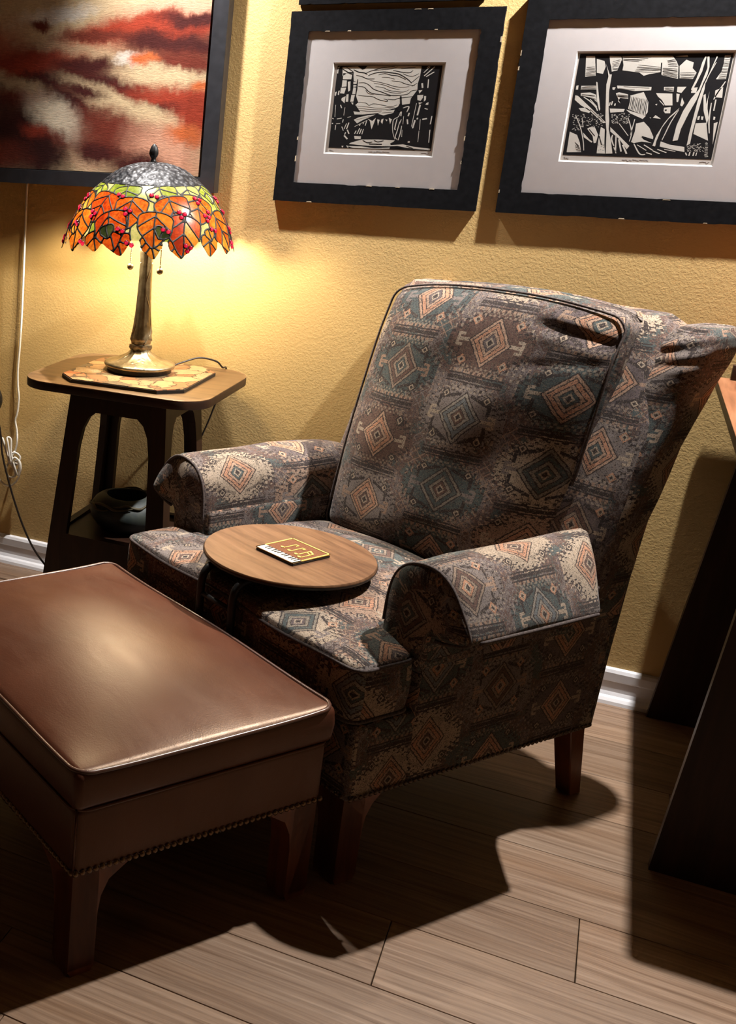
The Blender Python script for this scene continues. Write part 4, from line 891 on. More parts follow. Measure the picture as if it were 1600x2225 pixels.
# ------------------------------------------------------------------ pictures on the wall
ART = {'A':[([[[50,19],[183,10],[354,5],[524,8],[691,5],[808,9],[805,121],[793,215],[797,285],[747,385],[742,447],[671,462],[606,502],[457,563],[302,586],[223,587],[208,549],[276,557],[247,509],[220,471],[245,441],[213,355],[222,287],[217,200],[176,182],[162,76],[118,76],[60,125]],[[64,91],[156,95],[150,163],[67,163]],[[64,173],[108,177],[111,250],[64,255]],[[118,192],[145,187],[152,297],[133,312]],[[57,265],[109,264],[96,337],[55,332]],[[180,258],[208,263],[207,340],[176,341]],[[169,350],[204,350],[196,432],[165,433]],[[77,390],[114,366],[111,453],[75,415]],[[120,346],[140,341],[145,433],[121,434]],[[173,442],[197,442],[196,471]],[[6,319],[21,313],[14,367],[1,357]],[[36,304],[48,299],[45,357],[33,347]],[[-6,19],[29,10],[12,38]],[[-7,48],[12,43],[13,96],[-3,91]],[[173,191],[209,196],[207,220],[176,220]],[[177,230],[213,234],[210,249],[179,254]],[[809,290],[846,285],[820,327]],[[803,346],[859,341],[859,374],[841,412],[810,403]],[[868,355],[887,355],[889,402],[872,421]],[[824,431],[862,431],[830,455]],[[896,439],[917,425],[917,458],[891,458]],[[355,633],[381,662],[407,763],[423,690],[436,621],[405,661]],[[450,640],[465,718],[481,601],[475,645]],[[488,669],[506,697],[511,629],[492,639]],[[560,618],[580,695],[593,637]],[[527,638],[545,662],[551,643]],[[221,651],[266,621],[351,594],[428,583],[361,623],[309,654],[258,694]],[[451,573],[502,542],[608,521],[597,560],[507,591]],[[244,847],[313,850],[312,884],[252,886]],[[217,932],[324,889],[490,883],[647,887],[633,907],[604,928],[614,947],[729,933],[832,958],[994,976],[992,995],[772,975],[677,954],[608,962],[419,964],[307,958],[202,947]],[[180,973],[325,973],[454,992],[609,976],[603,991],[439,1003],[247,995]],[[128,975],[150,974],[142,995]]],[[[[24,474],[30,621]],5],[[[119,502],[117,600]],5],[[[73,473],[88,512]],11],[[[835,84],[887,14]],9],[[[843,121],[931,14]],11],[[[862,130],[931,74]],12],[[[859,28],[878,5]],8],[[[833,205],[843,261]],18],[[[888,158],[892,261]],11],[[[806,441],[787,718]],6],[[[861,630],[867,754]],6],[[[864,764],[867,899]],6],[[[965,751],[970,905]],9],[[[966,589],[961,685]],11],[[[880,630],[924,619]],18],[[[813,641],[800,737]],17],[[[836,612],[830,631]],15],[[[842,459],[829,583]],17],[[[888,501],[919,510]],11],[[[750,556],[743,595]],14],[[[739,633],[749,690]],15],[[[701,596],[703,692]],5],[[[703,759],[708,846]],5],[[[772,902],[791,902]],20],[[[675,501],[660,577],[648,607],[613,636],[606,685],[617,791],[646,878]],8],[[[673,520],[674,596]],12],[[[642,626],[631,742],[641,761]],11],[[[669,664],[658,770],[646,848],[669,877]],9],[[[694,711],[689,808],[677,886]],9],[[[682,635],[669,693]],9],[[[683,500],[738,480],[726,547]],12],[[[246,822],[258,782]],11],[[[270,822],[291,752]],11],[[[294,821],[308,761]],11],[[[318,825],[328,761]],9],[[[284,723],[290,703]],11],[[[318,702],[323,673]],9],[[[340,721],[350,662]],9],[[[237,734],[356,652]],6],[[[117,649],[113,688]],9],[[[177,687],[160,766]],12],[[[136,766],[154,697]],8],[[[110,738],[130,786]],9],[[[169,775],[190,824]],14],[[[147,835],[156,805]],11],[[[144,845],[180,889]],18],[[[52,645],[100,634]],9],[[[3,637],[20,646]],8],[[[7,701],[19,701]],15],[[[50,705],[90,699]],8],[[[47,720],[47,779]],8],[[[155,623],[190,613]],6],[[[180,968],[198,992]],12]]),([[[190,2],[292,2],[272,38],[249,48]],[[641,358],[656,358],[671,462],[687,539],[641,540],[629,501],[650,444]]],[[[[226,205],[288,205],[339,238],[382,280],[463,313],[552,350],[636,349],[711,333],[745,295],[797,285]],8],[[[226,248],[286,257],[338,310],[387,333],[482,346],[553,359]],8],[[[304,286],[332,329],[388,343]],6],[[[236,354],[312,363],[375,367],[433,399],[489,418],[528,422],[519,403],[487,394]],7],[[[526,398],[596,402],[625,387],[737,366],[782,361]],7],[[[245,441],[320,445],[354,473],[399,453],[495,470],[566,484],[625,463]],5],[[[229,480],[341,493],[451,505],[551,493],[605,492]],4],[[[232,509],[375,521],[500,523],[591,502]],4],[[[242,533],[377,545],[486,538]],4],[[[332,176],[420,194],[500,217],[579,245],[657,254],[717,244]],5],[[[375,209],[470,227],[558,264],[629,282]],5],[[[394,247],[473,260],[538,293],[663,310],[721,281]],5],[[[477,294],[572,321],[649,325]],5],[[[51,38],[119,86],[165,110]],11],[[[89,19],[140,57],[162,76]],8],[[[163,48],[213,76],[269,86],[302,104]],12],[[[193,114],[258,133],[307,157],[377,156]],8],[[[278,95],[329,66],[404,38],[449,24],[555,9]],8],[[[311,119],[371,90],[454,75],[532,85],[610,103],[692,159],[735,206]],11],[[[359,57],[451,47],[527,38],[586,14]],6],[[[411,109],[472,94],[535,113],[597,122],[678,164]],8],[[[544,56],[623,75],[699,84],[734,56]],8],[[[619,37],[693,28],[753,23]],7],[[[640,94],[703,122],[749,121],[791,93]],6],[[[728,206],[768,159],[801,121]],7],[[[739,243],[788,205]],6],[[[445,137],[515,141],[571,160]],5],[[[542,179],[619,188],[683,216]],5],[[[652,207],[715,225],[769,234]],5],[[[488,562],[535,556],[596,550]],4],[[[245,650],[383,603]],3],[[[333,898],[384,926],[430,914]],11],[[[401,940],[527,940]],14],[[[444,894],[485,912],[538,896]],9],[[[616,966],[734,981]],12],[[[762,951],[826,978]],8],[[[219,957],[389,975]],5],[[[162,76],[167,182],[169,259]],8],[[[214,162],[213,277],[213,355]],11]]),([],[])],'B':[([[[43,21],[104,21],[132,210],[61,222]],[[119,48],[174,69],[189,123],[179,193],[136,183]],[[202,20],[281,25],[289,57],[272,160],[236,171],[226,122],[215,90]],[[288,25],[487,19],[619,23],[651,76],[668,118],[681,239],[571,204],[564,177],[489,194],[454,211],[420,179],[306,159],[307,111]],[[675,118],[710,59],[761,85],[761,138],[792,180],[776,243],[691,234]],[[947,21],[985,21],[985,240],[922,241],[947,167],[950,94]],[[712,17],[718,33],[634,28]],[[11,310],[26,305],[27,348],[12,349]],[[45,310],[148,308],[153,346],[46,348]],[[260,322],[282,322],[275,349],[263,344]],[[288,305],[520,317],[521,349],[414,357],[295,332]],[[601,316],[666,314],[669,362],[605,348]],[[688,314],[746,313],[721,372],[691,362]],[[780,323],[818,317],[815,370],[783,371]],[[390,401],[475,366],[518,463],[527,560],[513,593],[393,531]],[[268,529],[370,532],[366,559],[277,570]],[[378,537],[442,563],[520,593],[502,626],[413,574]],[[290,381],[311,370],[374,390],[380,434],[326,424],[315,457],[333,478]],[[51,381],[115,374],[156,395],[173,471],[146,439],[54,408]],[[15,404],[35,409],[134,522],[259,667],[241,673],[139,561],[61,496],[17,448]],[[54,530],[107,523],[142,555],[133,577],[73,557]],[[143,270],[152,275],[204,537],[199,553],[170,450]],[[557,375],[664,379],[680,491],[632,492],[603,439],[573,407]],[[690,378],[712,383],[712,458],[702,458]],[[628,514],[671,507],[675,566],[642,567],[629,546]],[[565,483],[579,477],[577,494]],[[568,613],[582,586],[612,612],[621,622]],[[545,608],[557,613],[552,619]],[[731,414],[753,467],[743,500],[730,489]],[[899,352],[899,432],[908,517],[927,602],[925,666],[886,539],[865,390],[877,379],[894,474]],[[933,346],[978,314],[986,414],[939,410]],[[967,654],[990,642],[988,857]],[[857,593],[871,587],[869,625],[858,625]],[[879,592],[893,592],[894,624],[883,624]],[[957,590],[969,595],[969,622],[958,622]],[[852,658],[919,650],[954,821],[852,760]],[[650,839],[713,869],[811,887],[818,936],[757,922],[649,889]],[[464,671],[514,653],[559,712],[596,798],[596,820],[517,790],[529,822],[593,858],[524,845],[474,863],[454,853],[466,748]],[[21,765],[76,796],[105,873],[125,968],[24,973]],[[116,772],[166,837],[192,859],[186,870],[125,817]],[[138,732],[185,803],[202,875],[217,869],[222,790],[189,714],[158,715]],[[231,712],[260,733],[277,888],[292,975],[234,974],[230,857]],[[295,710],[367,796],[448,892],[434,926],[372,829],[301,754]]],[[[[75,419],[126,462],[171,516],[187,554]],10],[[[123,440],[179,515]],6],[[[589,445],[625,492]],6],[[[903,84],[873,200],[862,274]],6],[[[726,533],[691,652],[669,762],[656,828]],7],[[[985,261],[948,378],[935,431]],9],[[[949,431],[950,537]],9],[[[925,463],[933,623],[952,751]],9],[[[321,787],[319,831],[343,897]],10],[[[345,797],[361,952]],10],[[[368,829],[399,950]],12],[[[401,883],[439,970]],13],[[[344,908],[367,968]],7],[[[475,869],[526,966],[564,970]],10],[[[499,879],[566,931]],7],[[[544,877],[610,929]],9],[[[611,934],[659,960]],10],[[[638,917],[702,947]],9],[[[683,915],[759,933]],7],[[[569,953],[608,968]],10],[[[826,941],[837,968]],9],[[[854,934],[852,972]],9],[[[880,933],[878,971]],9],[[[898,937],[896,970]],7],[[[39,597],[89,717],[125,850],[142,950]],7],[[[90,628],[109,717]],6],[[[404,618],[444,749],[442,848]],7],[[[450,628],[441,782]],6],[[[351,675],[427,793]],6],[[[264,469],[261,502]],9],[[[278,458],[275,496]],9],[[[299,479],[298,501]],10],[[[939,846],[945,845],[956,846]],5],[[[943,862],[949,858],[957,860]],3],[[[941,874],[952,871],[962,872]],3],[[[944,884],[952,885],[963,884]],4],[[[944,892],[955,893],[963,890]],4],[[[944,908],[956,907],[965,907]],4],[[[946,916],[956,912],[965,914]],3],[[[947,926],[957,930],[968,927]],3],[[[947,937],[958,938],[970,937]],3],[[[949,953],[958,952],[969,947]],4],[[[948,961],[958,962],[971,960]],5],[[[953,974],[964,975],[976,969]],5],[[[53,742],[62,744]],4],[[[59,637],[66,631]],4],[[[38,610],[46,607]],4],[[[67,645],[73,635]],4],[[[20,612],[29,617]],4],[[[38,638],[45,630]],4],[[[69,658],[77,652]],4],[[[19,599],[26,592]],4],[[[50,615],[56,606]],4],[[[43,622],[50,632]],4],[[[31,671],[40,677]],4],[[[54,750],[63,750]],4],[[[35,659],[41,650]],4],[[[39,623],[47,631]],4],[[[65,673],[70,663]],4],[[[32,629],[39,623]],4],[[[44,734],[51,727]],4],[[[36,740],[45,741]],4],[[[69,648],[77,656]],4],[[[61,714],[70,719]],4],[[[40,604],[47,598]],4],[[[74,731],[82,739]],4],[[[43,692],[52,698]],4],[[[61,721],[70,721]],4],[[[59,702],[67,697]],4],[[[78,748],[84,740]],4],[[[79,743],[88,746]],4],[[[36,740],[43,732]],4],[[[74,700],[80,691]],4],[[[35,691],[44,692]],4],[[[69,742],[76,736]],4],[[[35,745],[41,735]],4],[[[57,601],[66,607]],4],[[[69,731],[78,731]],4],[[[213,605],[222,609]],4],[[[139,698],[148,704]],4],[[[157,657],[162,647]],4],[[[87,663],[96,663]],4],[[[219,664],[225,657]],4],[[[142,684],[151,685]],4],[[[88,692],[96,699]],4],[[[94,658],[103,655]],4],[[[201,625],[209,619]],4],[[[166,714],[172,706]],4],[[[101,663],[109,670]],4],[[[160,636],[168,643]],4],[[[195,586],[203,593]],4],[[[108,620],[117,627]],4],[[[153,692],[160,685]],4],[[[213,607],[220,600]],4],[[[155,627],[164,627]],4],[[[227,679],[233,669]],4],[[[130,655],[139,655]],4],[[[194,649],[200,641]],4],[[[125,697],[134,694]],4],[[[209,710],[218,712]],4],[[[189,664],[197,660]],4],[[[223,638],[231,646]],4],[[[135,695],[144,701]],4],[[[177,644],[183,636]],4],[[[199,627],[208,630]],4],[[[95,598],[102,591]],4],[[[202,600],[210,608]],4],[[[140,661],[149,657]],4],[[[171,595],[180,593]],4],[[[221,602],[231,605]],4],[[[130,627],[135,618]],4],[[[91,707],[100,714]],4],[[[212,683],[220,692]],4],[[[106,661],[116,661]],4],[[[178,703],[187,708]],4],[[[225,594],[235,597]],4],[[[190,679],[200,681]],4],[[[208,616],[216,625]],4],[[[146,658],[154,666]],4],[[[188,625],[196,619]],4],[[[134,661],[142,671]],4],[[[220,634],[228,632]],4],[[[205,619],[214,617]],4],[[[77,609],[86,609]],4],[[[191,664],[200,661]],4],[[[232,666],[239,659]],4],[[[100,709],[107,718]],4],[[[227,662],[235,658]],4],[[[91,621],[99,615]],4],[[[232,695],[241,701]],4],[[[100,618],[108,613]],4],[[[223,599],[232,604]],4],[[[188,649],[196,658]],4],[[[123,656],[130,649]],4],[[[88,590],[96,586]],4],[[[93,587],[100,597]],4],[[[132,699],[141,703]],4],[[[198,663],[206,672]],4],[[[222,675],[231,676]],4],[[[193,676],[202,677]],4],[[[153,599],[162,606]],4],[[[150,595],[157,588]],4],[[[213,615],[222,613]],4],[[[194,697],[202,693]],4],[[[141,643],[147,634]],4],[[[210,579],[218,587]],4],[[[99,601],[107,608]],4],[[[205,611],[214,612]],4],[[[348,649],[356,642]],4],[[[393,671],[403,675]],4],[[[404,668],[414,665]],4],[[[393,655],[404,657]],4],[[[302,632],[311,641]],4],[[[326,634],[335,643]],4],[[[352,573],[363,576]],4],[[[322,659],[333,663]],4],[[[329,663],[340,666]],4],[[[332,654],[342,663]],4],[[[399,659],[410,663]],4],[[[372,633],[383,633]],4],[[[405,611],[412,601]],4],[[[372,621],[383,622]],4],[[[356,600],[365,593]],4],[[[299,649],[309,658]],4],[[[366,577],[375,587]],4],[[[388,628],[394,617]],4],[[[390,633],[400,636]],4],[[[294,654],[300,644]],4],[[[340,588],[350,584]],4],[[[397,643],[407,651]],4],[[[321,611],[332,613]],4],[[[290,610],[299,621]],4],[[[383,662],[392,657]],4],[[[374,650],[384,654]],4],[[[337,595],[343,584]],4],[[[400,669],[409,663]],4],[[[376,611],[387,614]],4],[[[385,602],[396,604]],4],[[[320,630],[326,620]],4],[[[316,597],[326,606]],4],[[[308,656],[315,646]],4],[[[402,591],[409,582]],4],[[[318,667],[329,671]],4],[[[395,626],[403,617]],4],[[[328,614],[337,624]],4],[[[303,594],[313,601]],4],[[[307,676],[317,671]],4],[[[358,635],[367,644]],4],[[[302,664],[310,657]],4],[[[367,570],[377,576]],4],[[[306,599],[313,588]],4],[[[324,600],[333,611]],4],[[[359,603],[368,614]],4],[[[304,589],[313,599]],4],[[[404,635],[413,645]],4],[[[299,664],[310,669]],4],[[[373,662],[381,653]],4],[[[306,587],[316,586]],4],[[[353,629],[363,625]],4],[[[381,654],[391,660]],4],[[[287,592],[296,585]],4],[[[317,635],[326,628]],4],[[[360,608],[370,604]],4],[[[379,672],[387,664]],4],[[[336,677],[345,670]],4],[[[286,589],[296,596]],4],[[[381,668],[391,667]],4],[[[289,602],[300,607]],4],[[[865,860],[876,856]],4],[[[876,876],[887,874]],4],[[[832,847],[843,854]],4],[[[911,884],[919,873]],4],[[[858,887],[869,897]],4],[[[885,925],[897,925]],4],[[[844,896],[856,898]],4],[[[899,910],[906,898]],4],[[[879,916],[887,906]],4],[[[823,866],[833,860]],4],[[[872,870],[883,873]],4],[[[839,873],[851,878]],4],[[[893,918],[903,929]],4],[[[850,874],[862,874]],4],[[[886,871],[897,880]],4],[[[846,891],[854,880]],4],[[[931,886],[941,898]],4],[[[840,904],[852,906]],4],[[[831,910],[842,919]],4],[[[835,921],[847,928]],4],[[[896,893],[906,886]],4],[[[827,882],[838,891]],4],[[[847,889],[857,882]],4],[[[911,918],[922,927]],4],[[[857,887],[864,874]],4],[[[890,910],[901,919]],4],[[[830,889],[838,878]],4],[[[878,923],[888,917]],4],[[[930,917],[941,925]],4],[[[850,917],[861,927]],4],[[[940,850],[946,838]],4],[[[857,890],[868,888]],4],[[[833,898],[845,902]],4],[[[898,886],[910,887]],4],[[[900,851],[912,849]],4],[[[833,853],[844,859]],4],[[[859,877],[869,871]],4],[[[888,853],[900,857]],4],[[[836,930],[844,921]],4],[[[915,890],[926,887]],4],[[[856,873],[868,879]],4],[[[886,893],[896,885]],4],[[[893,859],[905,858]],4],[[[901,888],[913,890]],4],[[[888,855],[898,867]],4],[[[908,898],[918,909]],4],[[[875,876],[885,870]],4],[[[858,874],[868,868]],4],[[[847,890],[857,883]],4],[[[868,903],[879,897]],4],[[[271,944],[278,940]],4],[[[265,904],[271,897]],4],[[[271,895],[275,887]],4],[[[264,888],[272,890]],4],[[[255,907],[261,902]],4],[[[272,917],[278,912]],4],[[[254,940],[261,936]],4],[[[242,946],[247,939]],4],[[[234,887],[240,894]],4],[[[254,938],[261,939]],4],[[[271,913],[278,910]],4],[[[257,891],[264,888]],4]]),([],[[[[390,169],[475,174],[559,175]],3],[[[390,156],[472,156],[556,161]],3],[[[396,147],[479,153],[558,154]],3],[[[399,131],[481,142],[558,149]],4],[[[401,123],[480,134],[556,139]],3],[[[402,107],[480,117],[555,130]],3],[[[60,127],[88,127],[116,123]],3],[[[62,133],[91,137],[120,137]],3],[[[59,148],[90,149],[120,148]],4],[[[63,163],[95,161],[126,161]],3],[[[63,176],[96,172],[127,171]],4],[[[61,187],[96,185],[125,178]],3],[[[61,201],[97,198],[130,191]],3],[[[62,208],[97,207],[129,204]],3],[[[570,137],[616,140],[665,147]],4],[[[569,145],[618,153],[667,160]],4],[[[573,156],[620,160],[669,170]],4],[[[572,166],[620,173],[671,183]],3],[[[573,171],[625,185],[673,196]],4],[[[577,183],[626,193],[673,208]],3],[[[575,190],[627,203],[676,218]],3],[[[576,199],[625,213],[675,226]],4],[[[588,68],[615,63],[639,52]],4],[[[592,75],[618,70],[643,68]],4],[[[594,84],[620,78],[647,77]],3],[[[596,99],[627,95],[655,91]],3],[[[601,105],[629,105],[659,106]],4],[[[602,120],[635,118],[664,121]],4],[[[687,183],[735,182],[784,181]],3],[[[688,196],[736,195],[784,196]],4],[[[692,209],[737,206],[785,209]],4],[[[694,221],[740,225],[785,223]],3],[[[694,229],[737,234],[783,239]],3],[[[292,29],[386,30],[481,35]],3],[[[295,37],[380,38],[462,45]],4],[[[295,49],[367,54],[443,58]],3],[[[300,56],[363,60],[424,64]],3],[[[300,62],[352,69],[407,77]],4],[[[950,33],[969,34],[989,31]],3],[[[948,43],[969,41],[988,45]],4],[[[948,56],[969,59],[988,57]],3],[[[945,72],[965,71],[990,74]],3],[[[946,87],[969,90],[988,88]],4],[[[943,101],[964,98],[989,101]],3],[[[942,112],[963,111],[986,113]],3],[[[942,124],[967,122],[989,124]],3],[[[943,140],[964,143],[988,142]],3],[[[939,153],[963,153],[987,154]],4],[[[941,168],[965,171],[987,168]],3],[[[939,182],[964,180],[987,179]],4],[[[937,193],[965,196],[989,194]],3],[[[937,209],[962,211],[988,208]],4],[[[938,223],[965,219],[990,219]],3],[[[935,233],[960,234],[987,235]],3],[[[230,77],[254,66],[281,57]],3],[[[229,92],[255,83],[281,72]],3],[[[230,105],[253,98],[279,90]],3],[[[234,119],[258,109],[279,104]],4],[[[235,130],[253,123],[275,115]],3],[[[237,140],[258,141],[277,136]],4],[[[239,152],[257,151],[275,148]],4],[[[393,404],[393,466],[391,533]],3],[[[403,412],[403,472],[401,537]],4],[[[414,413],[415,476],[412,538]],5],[[[425,418],[422,483],[423,543]],4],[[[435,420],[434,483],[432,551]],4],[[[445,421],[444,486],[443,552]],4],[[[455,424],[455,492],[453,560]],4],[[[462,429],[461,500],[462,566]],3],[[[472,429],[472,498],[474,570]],5],[[[482,430],[482,505],[481,575]],3],[[[491,433],[491,505],[492,577]],3],[[[502,436],[501,509],[501,585]],5],[[[512,443],[511,516],[514,591]],4],[[[59,394],[104,399],[152,403]],4],[[[60,397],[109,404],[159,416]],3],[[[59,404],[110,422],[160,433]],3],[[[59,407],[112,427],[168,447]],3],[[[303,393],[339,398],[375,402]],4],[[[303,401],[339,406],[378,411]],3],[[[303,406],[342,412],[378,413]],4],[[[307,412],[342,419],[379,423]],3],[[[49,323],[100,317],[149,316]],3],[[[49,326],[100,324],[149,325]],3],[[[45,334],[100,337],[153,334]],3],[[[47,343],[99,347],[152,344]],3],[[[92,339],[122,338],[151,334]],3],[[[93,349],[122,351],[154,348]],3],[[[608,324],[636,326],[665,329]],3],[[[608,331],[635,334],[666,341]],3],[[[610,342],[635,344],[666,350]],3],[[[610,345],[638,347],[669,355]],3],[[[69,867],[87,888],[106,907]],3],[[[75,880],[92,901],[108,922]],3],[[[74,898],[95,913],[114,928]],3],[[[78,914],[98,927],[117,939]],4],[[[83,935],[102,945],[122,952]],4],[[[90,953],[107,958],[122,960]],3],[[[306,332],[413,346]],3],[[[334,315],[507,328]],3],[[[290,36],[302,154]],7],[[[555,87],[564,183]],8],[[[637,537],[649,537]],16],[[[219,209],[230,383]],4],[[[518,801],[551,821],[591,842]],6],[[[782,520],[754,737]],4],[[[829,242],[804,520]],3],[[[136,539],[243,657]],3],[[[231,801],[258,889]],7],[[[154,737],[200,802]],6]]),([[[185,90],[212,160],[225,198],[240,198],[242,361],[261,535],[279,644],[287,732],[318,853],[343,972],[297,975],[275,755],[250,623],[231,448],[215,296],[220,220],[203,144]],[[814,85],[827,27],[835,32],[826,169],[805,275],[787,349],[778,339],[799,232],[811,137]],[[839,32],[852,27],[866,126],[863,200],[848,274],[828,433],[795,563],[765,715],[759,824],[727,834],[732,684],[756,542],[790,424],[828,338],[842,232],[854,137]],[[898,27],[906,32],[882,157],[861,263],[864,337],[854,518],[844,734],[843,853],[824,875],[824,767],[831,562],[836,444],[848,327],[876,168]],[[730,511],[708,565],[672,621],[640,709],[621,841],[620,890],[601,885],[613,786],[648,665],[676,599]]],[])]}
def board(name, x0, x1, z0, z1, y0, y1, mat, parent, bev=0.): return box(name, (x0, y0, z0), (x1, y1, z1), mat, parent, bev, 1)
def frame4(parent, X0, X1, Z0, Z1, w, y0, y1, mat, jag=0., name='frame_side'):
    """four mitred rails with slightly chipped edges"""
    rg = random.Random(int(abs(X0)*1000))
    for k in range(4):
        if k == 0: c = [(X0, Z0), (X1, Z0), (X1-w, Z0+w), (X0+w, Z0+w)]
        elif k == 1: c = [(X1, Z0), (X1, Z1), (X1-w, Z1-w), (X1-w, Z0+w)]
        elif k == 2: c = [(X1, Z1), (X0, Z1), (X0+w, Z1-w), (X1-w, Z1-w)]
        else: c = [(X0, Z1), (X0, Z0), (X0+w, Z0+w), (X0+w, Z1-w)]
        pts = []
        for i in range(4):
            a, b = Vector(c[i]), Vector(c[(i+1) % 4]); pts.append(tuple(a))
            if jag and i in (0, 2):
                d = (b-a); n = Vector((-d.y, d.x)).normalized(); m = 46; t = 0
                for q in range(1, m):
                    if rg.random() < .16: t = rg.choice((0, 0, jag*.6, jag, jag*1.4))
                    elif rg.random() < .3: t = 0
                    p = a+d*(q/m)+n*t; pts.append((p.x, p.y))
        prism(name, pts, lambda p, q, t: (p, t, q), y0, y1, mat, parent)
def window_board(parent, X0, X1, Z0, Z1, a0, a1, b0, b1, y0, y1):
    """mat board with a bevelled window: four strips and the bevel"""
    for (p, q, r, s) in ((X0, X1, Z0, b0), (X0, X1, b1, Z1), (X0, a0, b0, b1), (a1, X1, b0, b1)): board('mat_board', p, q, r, s, y0, y1, 'mat', parent)
    e = .0032; vs = [(a0, y0, b0), (a1, y0, b0), (a1, y0, b1), (a0, y0, b1), (a0+e, y1+.0008, b0+e), (a1-e, y1+.0008, b0+e), (a1-e, y1+.0008, b1-e), (a0+e, y1+.0008, b1-e)]
    mk('mat_bevel', vs, [(k, (k+1) % 4, 4+(k+1) % 4, 4+k) for k in range(4)], 'bevel', parent, smooth=False)
def stroke(pts, w):
    P = [Vector((a, b)) for a, b in pts]
    if len(P) > 2: P = [Vector((p.x, p.y)) for p in spline([(p.x, p.y, 0) for p in P], 4)]
    L, Rr = [], []
    for i, p in enumerate(P):
        d = P[min(i+1, len(P)-1)]-P[max(i-1, 0)]
        if d.length < 1e-9: d = Vector((1, 0))
        d.normalize(); n = Vector((-d.y, d.x)); k = w*.5*(.35+.65*math.sin(PI*(i+.5)/len(P))**.5); L.append(p+n*k); Rr.append(p-n*k)
    return [(q.x, q.y) for q in L+Rr[::-1]]
def artwork(sheet, key, X0, X1, Z0, Z1, y):
    box('ink_block', (X0, y-.0004, Z0), (X1, y, Z1), 'ink', sheet)
    for li_, (polys, strokes) in enumerate(ART[key]):
        if not polys and not strokes: continue
        yy = y-.0004-.00015*(li_+1); vs, fs = [], []
        for poly in polys+[stroke(p, w_) for p, w_ in strokes]:
            b = len(vs)
            for (u, v) in poly: vs.append((X0+min(max(u, 3), 997)/1000*(X1-X0), yy, Z1-min(max(v, 3), 997)/1000*(Z1-Z0)))
            fs.append(tuple(range(b, b+len(poly))))
        o = mk('printed_marks' if li_ == 1 else 'carved_marks', vs, fs, 'ink' if li_ == 1 else 'carved', sheet, smooth=False); o['kind'] = 'stuff'
def scribble(sheet, x0, x1, z, y, h, seed):
    rg = random.Random(seed); n = int((x1-x0)/.0022); pts = [(x0+(x1-x0)*k/n, y, z+h*rg.uniform(-.5, .5)*(1 if k % 7 else .1)) for k in range(n+1)]
    tube('pencil_title', spline(pts, 3), .00035, 'pencil', sheet, n=4)
def framed(name, label, X0, X1, Z0, Z1, w, win, ink, key, t=.013):
    e = empty(name, (0, 0, 0), 0, label, 'framed print'); yb = YW-.001
    frame4(e, X0, X1, Z0, Z1, w, yb-t, yb, 'ebony', .0011)
    window_board(e, X0+w-.006, X1-w+.006, Z0+w-.006, Z1-w+.006, win[0], win[1], win[2], win[3], yb-t+.0055, yb-t+.0085)
    sh = board('print_sheet', win[0]-.01, win[1]+.01, win[2]-.01, win[3]+.01, yb-t+.0098, yb-t+.0108, 'paper', e)
    if key:
        artwork(sh, key, *ink, yb-t+.0098)
        m = (ink[0]+ink[1])/2; scribble(sh, m-.025, m+.028, ink[2]-.007, yb-t+.0096, .004, 3); scribble(sh, ink[1]-.022, ink[1]-.003, ink[2]-.007, yb-t+.0096, .004, 5); scribble(sh, ink[0]+.003, ink[0]+.014, ink[2]-.007, yb-t+.0096, .004, 8)
    board('glazing', X0+w-.004, X1-w+.004, Z0+w-.004, Z1-w+.004, yb-t+.0028, yb-t+.0042, 'glass', e)
    return e
def chips(e, L, t=.013):
    rg = random.Random(9)
    for x, z, d in L:
        l = rg.uniform(.004, .009); w_ = rg.uniform(.0008, .0016); y = YW-.001-t-.0004
        if d == 'h': p = [(x-l, z-w_), (x-l*.3, z-w_*.6), (x+l, z-w_), (x+l*.8, z+w_), (x-l*.7, z+w_*.8)]
        else: p = [(x-w_, z-l), (x+w_, z-l*.9), (x+w_*.7, z+l*.2), (x+w_, z+l), (x-w_, z+l*.8)]
        prism('paint_chip', p, lambda a, b, t_: (a, t_, b), y, y+.003, 'chip', e)
fa = framed('framed_print', 'black-framed woodcut of a forest lake under a streaky sky', -.831, -.325, 1.211, 1.681, .049, (-.7125, -.4425, 1.3355, 1.5585), (-.702, -.450, 1.351, 1.551), 'A')
fb = framed('framed_print', 'larger black-framed woodcut of leaning birch trunks and a barn', -.2795, .275, 1.2115, 1.700, .050, (-.1605, .152, 1.336, 1.5815), (-.1535, .147, 1.3515, 1.5755), 'B')
framed('framed_print', 'dark frame whose bottom edge shows at the top of the picture', -.815, -.375, 1.6965, 2.06, .045, (-.70, -.49, 1.81, 1.96), (-.69, -.50, 1.82, 1.95), None)
chips(fa, [(-.735, 1.6325, 'h'), (-.681, 1.6325, 'h'), (-.475, 1.6325, 'h'), (-.523, 1.6795, 'h'), (-.494, 1.6795, 'h'), (-.7825, 1.372, 'v'), (-.7825, 1.321, 'v'), (-.587, 1.2595, 'h'), (-.516, 1.2595, 'h'), (-.434, 1.2595, 'h'), (-.3265, 1.609, 'v'), (-.3745, 1.383, 'v'), (-.3745, 1.326, 'v'), (-.735, 1.2125, 'h')])
chips(fb, [(-.278, 1.578, 'v'), (-.278, 1.544, 'v'), (-.278, 1.262, 'v'), (.076, 1.2600, 'h'), (-.007, 1.2130, 'h'), (.161, 1.2130, 'h')])
pa = empty('framed_painting', (0, 0, 0), 0, 'large red and cream abstract cloud painting in dark grey frame', 'painting')
frame4(pa, -2.05, -.990, 1.222, 2.02, .040, YW-.040, YW-.002, 'grayframe', 0)
board('frame_outer_edge', -.990, -.9885, 1.222, 2.02, YW-.0399, YW-.002, 'sideframe', pa)
cv = board('canvas', 0-.96, .001, 0-.0, .72, -.004, .014, 'painting', pa); cv.location = (-1.0395, YW-.028, 1.264)
board('backing', -2.045, -.995, 1.227, 2.015, YW-.012, YW-.003, 'ink', pa)

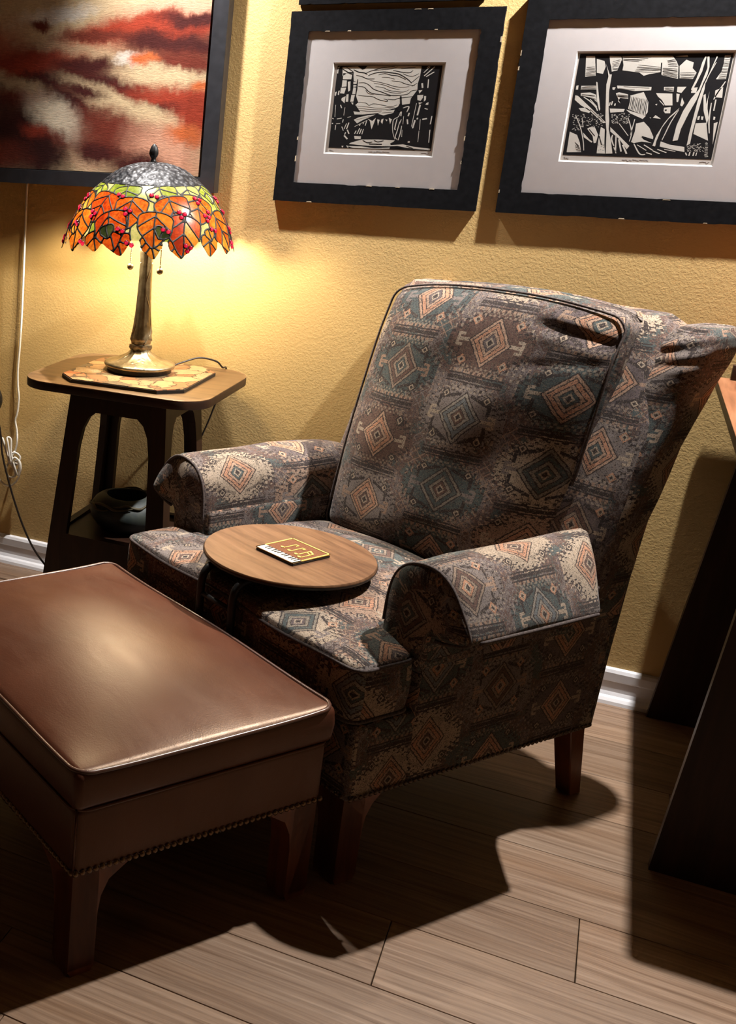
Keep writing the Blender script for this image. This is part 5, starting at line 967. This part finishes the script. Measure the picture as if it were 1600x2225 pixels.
# ------------------------------------------------------------------ cords, round object at left edge
wc = empty('white_cord', (-1.578, YW-.012, .40), 0, 'white cord hanging under the painting with a tied bundle', 'cord')
def rel(pts, y=0.): return [(x+1.578, (p[2] if len(p) > 2 else y), z-.40) for p in pts for x, z in [(p[0], p[1])]]
tube('hanging_cord', spline(rel([(-1.575, 1.225), (-1.576, 1.10), (-1.577, 1.0), (-1.578, .85), (-1.581, .73), (-1.585, .655), (-1.583, .60), (-1.578, .56), (-1.582, .51), (-1.588, .485), (-1.581, .45), (-1.580, .41), (-1.585, .383)]), 6), .0034, 'cordw', wc, n=8)
tube('tied_bundle', spline(rel([(-1.585, .385, -.004), (-1.60, .36, -.012), (-1.615, .405, -.016), (-1.625, .425, -.014), (-1.622, .405, -.010), (-1.595, .355, -.018), (-1.572, .345, -.014), (-1.562, .37, -.008), (-1.58, .385, -.016), (-1.598, .365, -.020), (-1.592, .345, -.016), (-1.570, .352, -.020), (-1.560, .34, -.012), (-1.575, .325, -.008), (-1.600, .345, -.012), (-1.606, .32, -.018), (-1.595, .30, -.016), (-1.575, .31, -.012), (-1.59, .36, -.022), (-1.600, .41, -.022), (-1.606, .43, -.018), (-1.594, .425, -.014), (-1.588, .38, -.020), (-1.572, .335, -.022), (-1.566, .31, -.012), (-1.560, .355, -.018), (-1.575, .37, -.022), (-1.585, .35, -.024), (-1.565, .36, -.012), (-1.556, .335, -.012), (-1.565, .30, -.010), (-1.582, .277, -.008), (-1.60, .266, -.006), (-1.625, .272, -.005), (-1.66, .30, -.004), (-1.75, .33, -.004)]), 6), .0031, 'cordw', wc, n=8)
dl_ = empty('round_stand', (-1.66, 2.885, 0), 0, 'dark round object with black rim at the left picture edge, trailing a black cord', 'stand')
def dsc(p, r, a, z): return [p[2]*.9, p[0], p[1]+.585]
lathe('head', [(.0, -.035), (.02, -.033), (.038, -.022), (.048, -.004), (.051, .012), (.049, .022), (.046, .018), (.035, .03), (.0, .045)], 40, 'greymetal', dl_, lambda p, r, a, z: [p[0]*1.0+.048, p[2], p[1]+.585])
lathe('rim', [(.049, -.012), (.0535, -.006), (.0545, .006), (.052, .02), (.047, .022)], 40, 'black', dl_, lambda p, r, a, z: [p[0]+.048, p[2], p[1]+.585], caps=False)
tube('pole', [(.0, .02, .585), (-.04, .03, .30), (-.05, .03, .012)], .008, 'black', dl_, n=8)
lathe('foot', [(.0, .0), (.10, .0), (.10, .010), (.02, .016), (0, .016)], 32, 'black', dl_, loc=(-.05, .03, 0))
tube('cord', spline([(.02, .0, .54), (.085, .012, .52), (.101, .015, .47), (.107, .015, .419), (.135, .015, .326), (.18, .015, .214), (.223, .02, .131), (.265, .03, .075), (.31, .05, .012), (.36, .08, .004)], 6), .0034, 'cordb', dl_, n=8)

# ------------------------------------------------------------------ dark table at the right edge
rt = mission_table('end_table', (.535, 2.665, 0), (.288, .372, .012), .870, .022, (.205, .294), .083, .85, 'dark wooden table with slanting end boards behind the armchair', 'table', False, 'redwood', None)
box('back_rail', (-.262, .345, .871), (.262, .362, .905), 'tabledark', rt, .002)
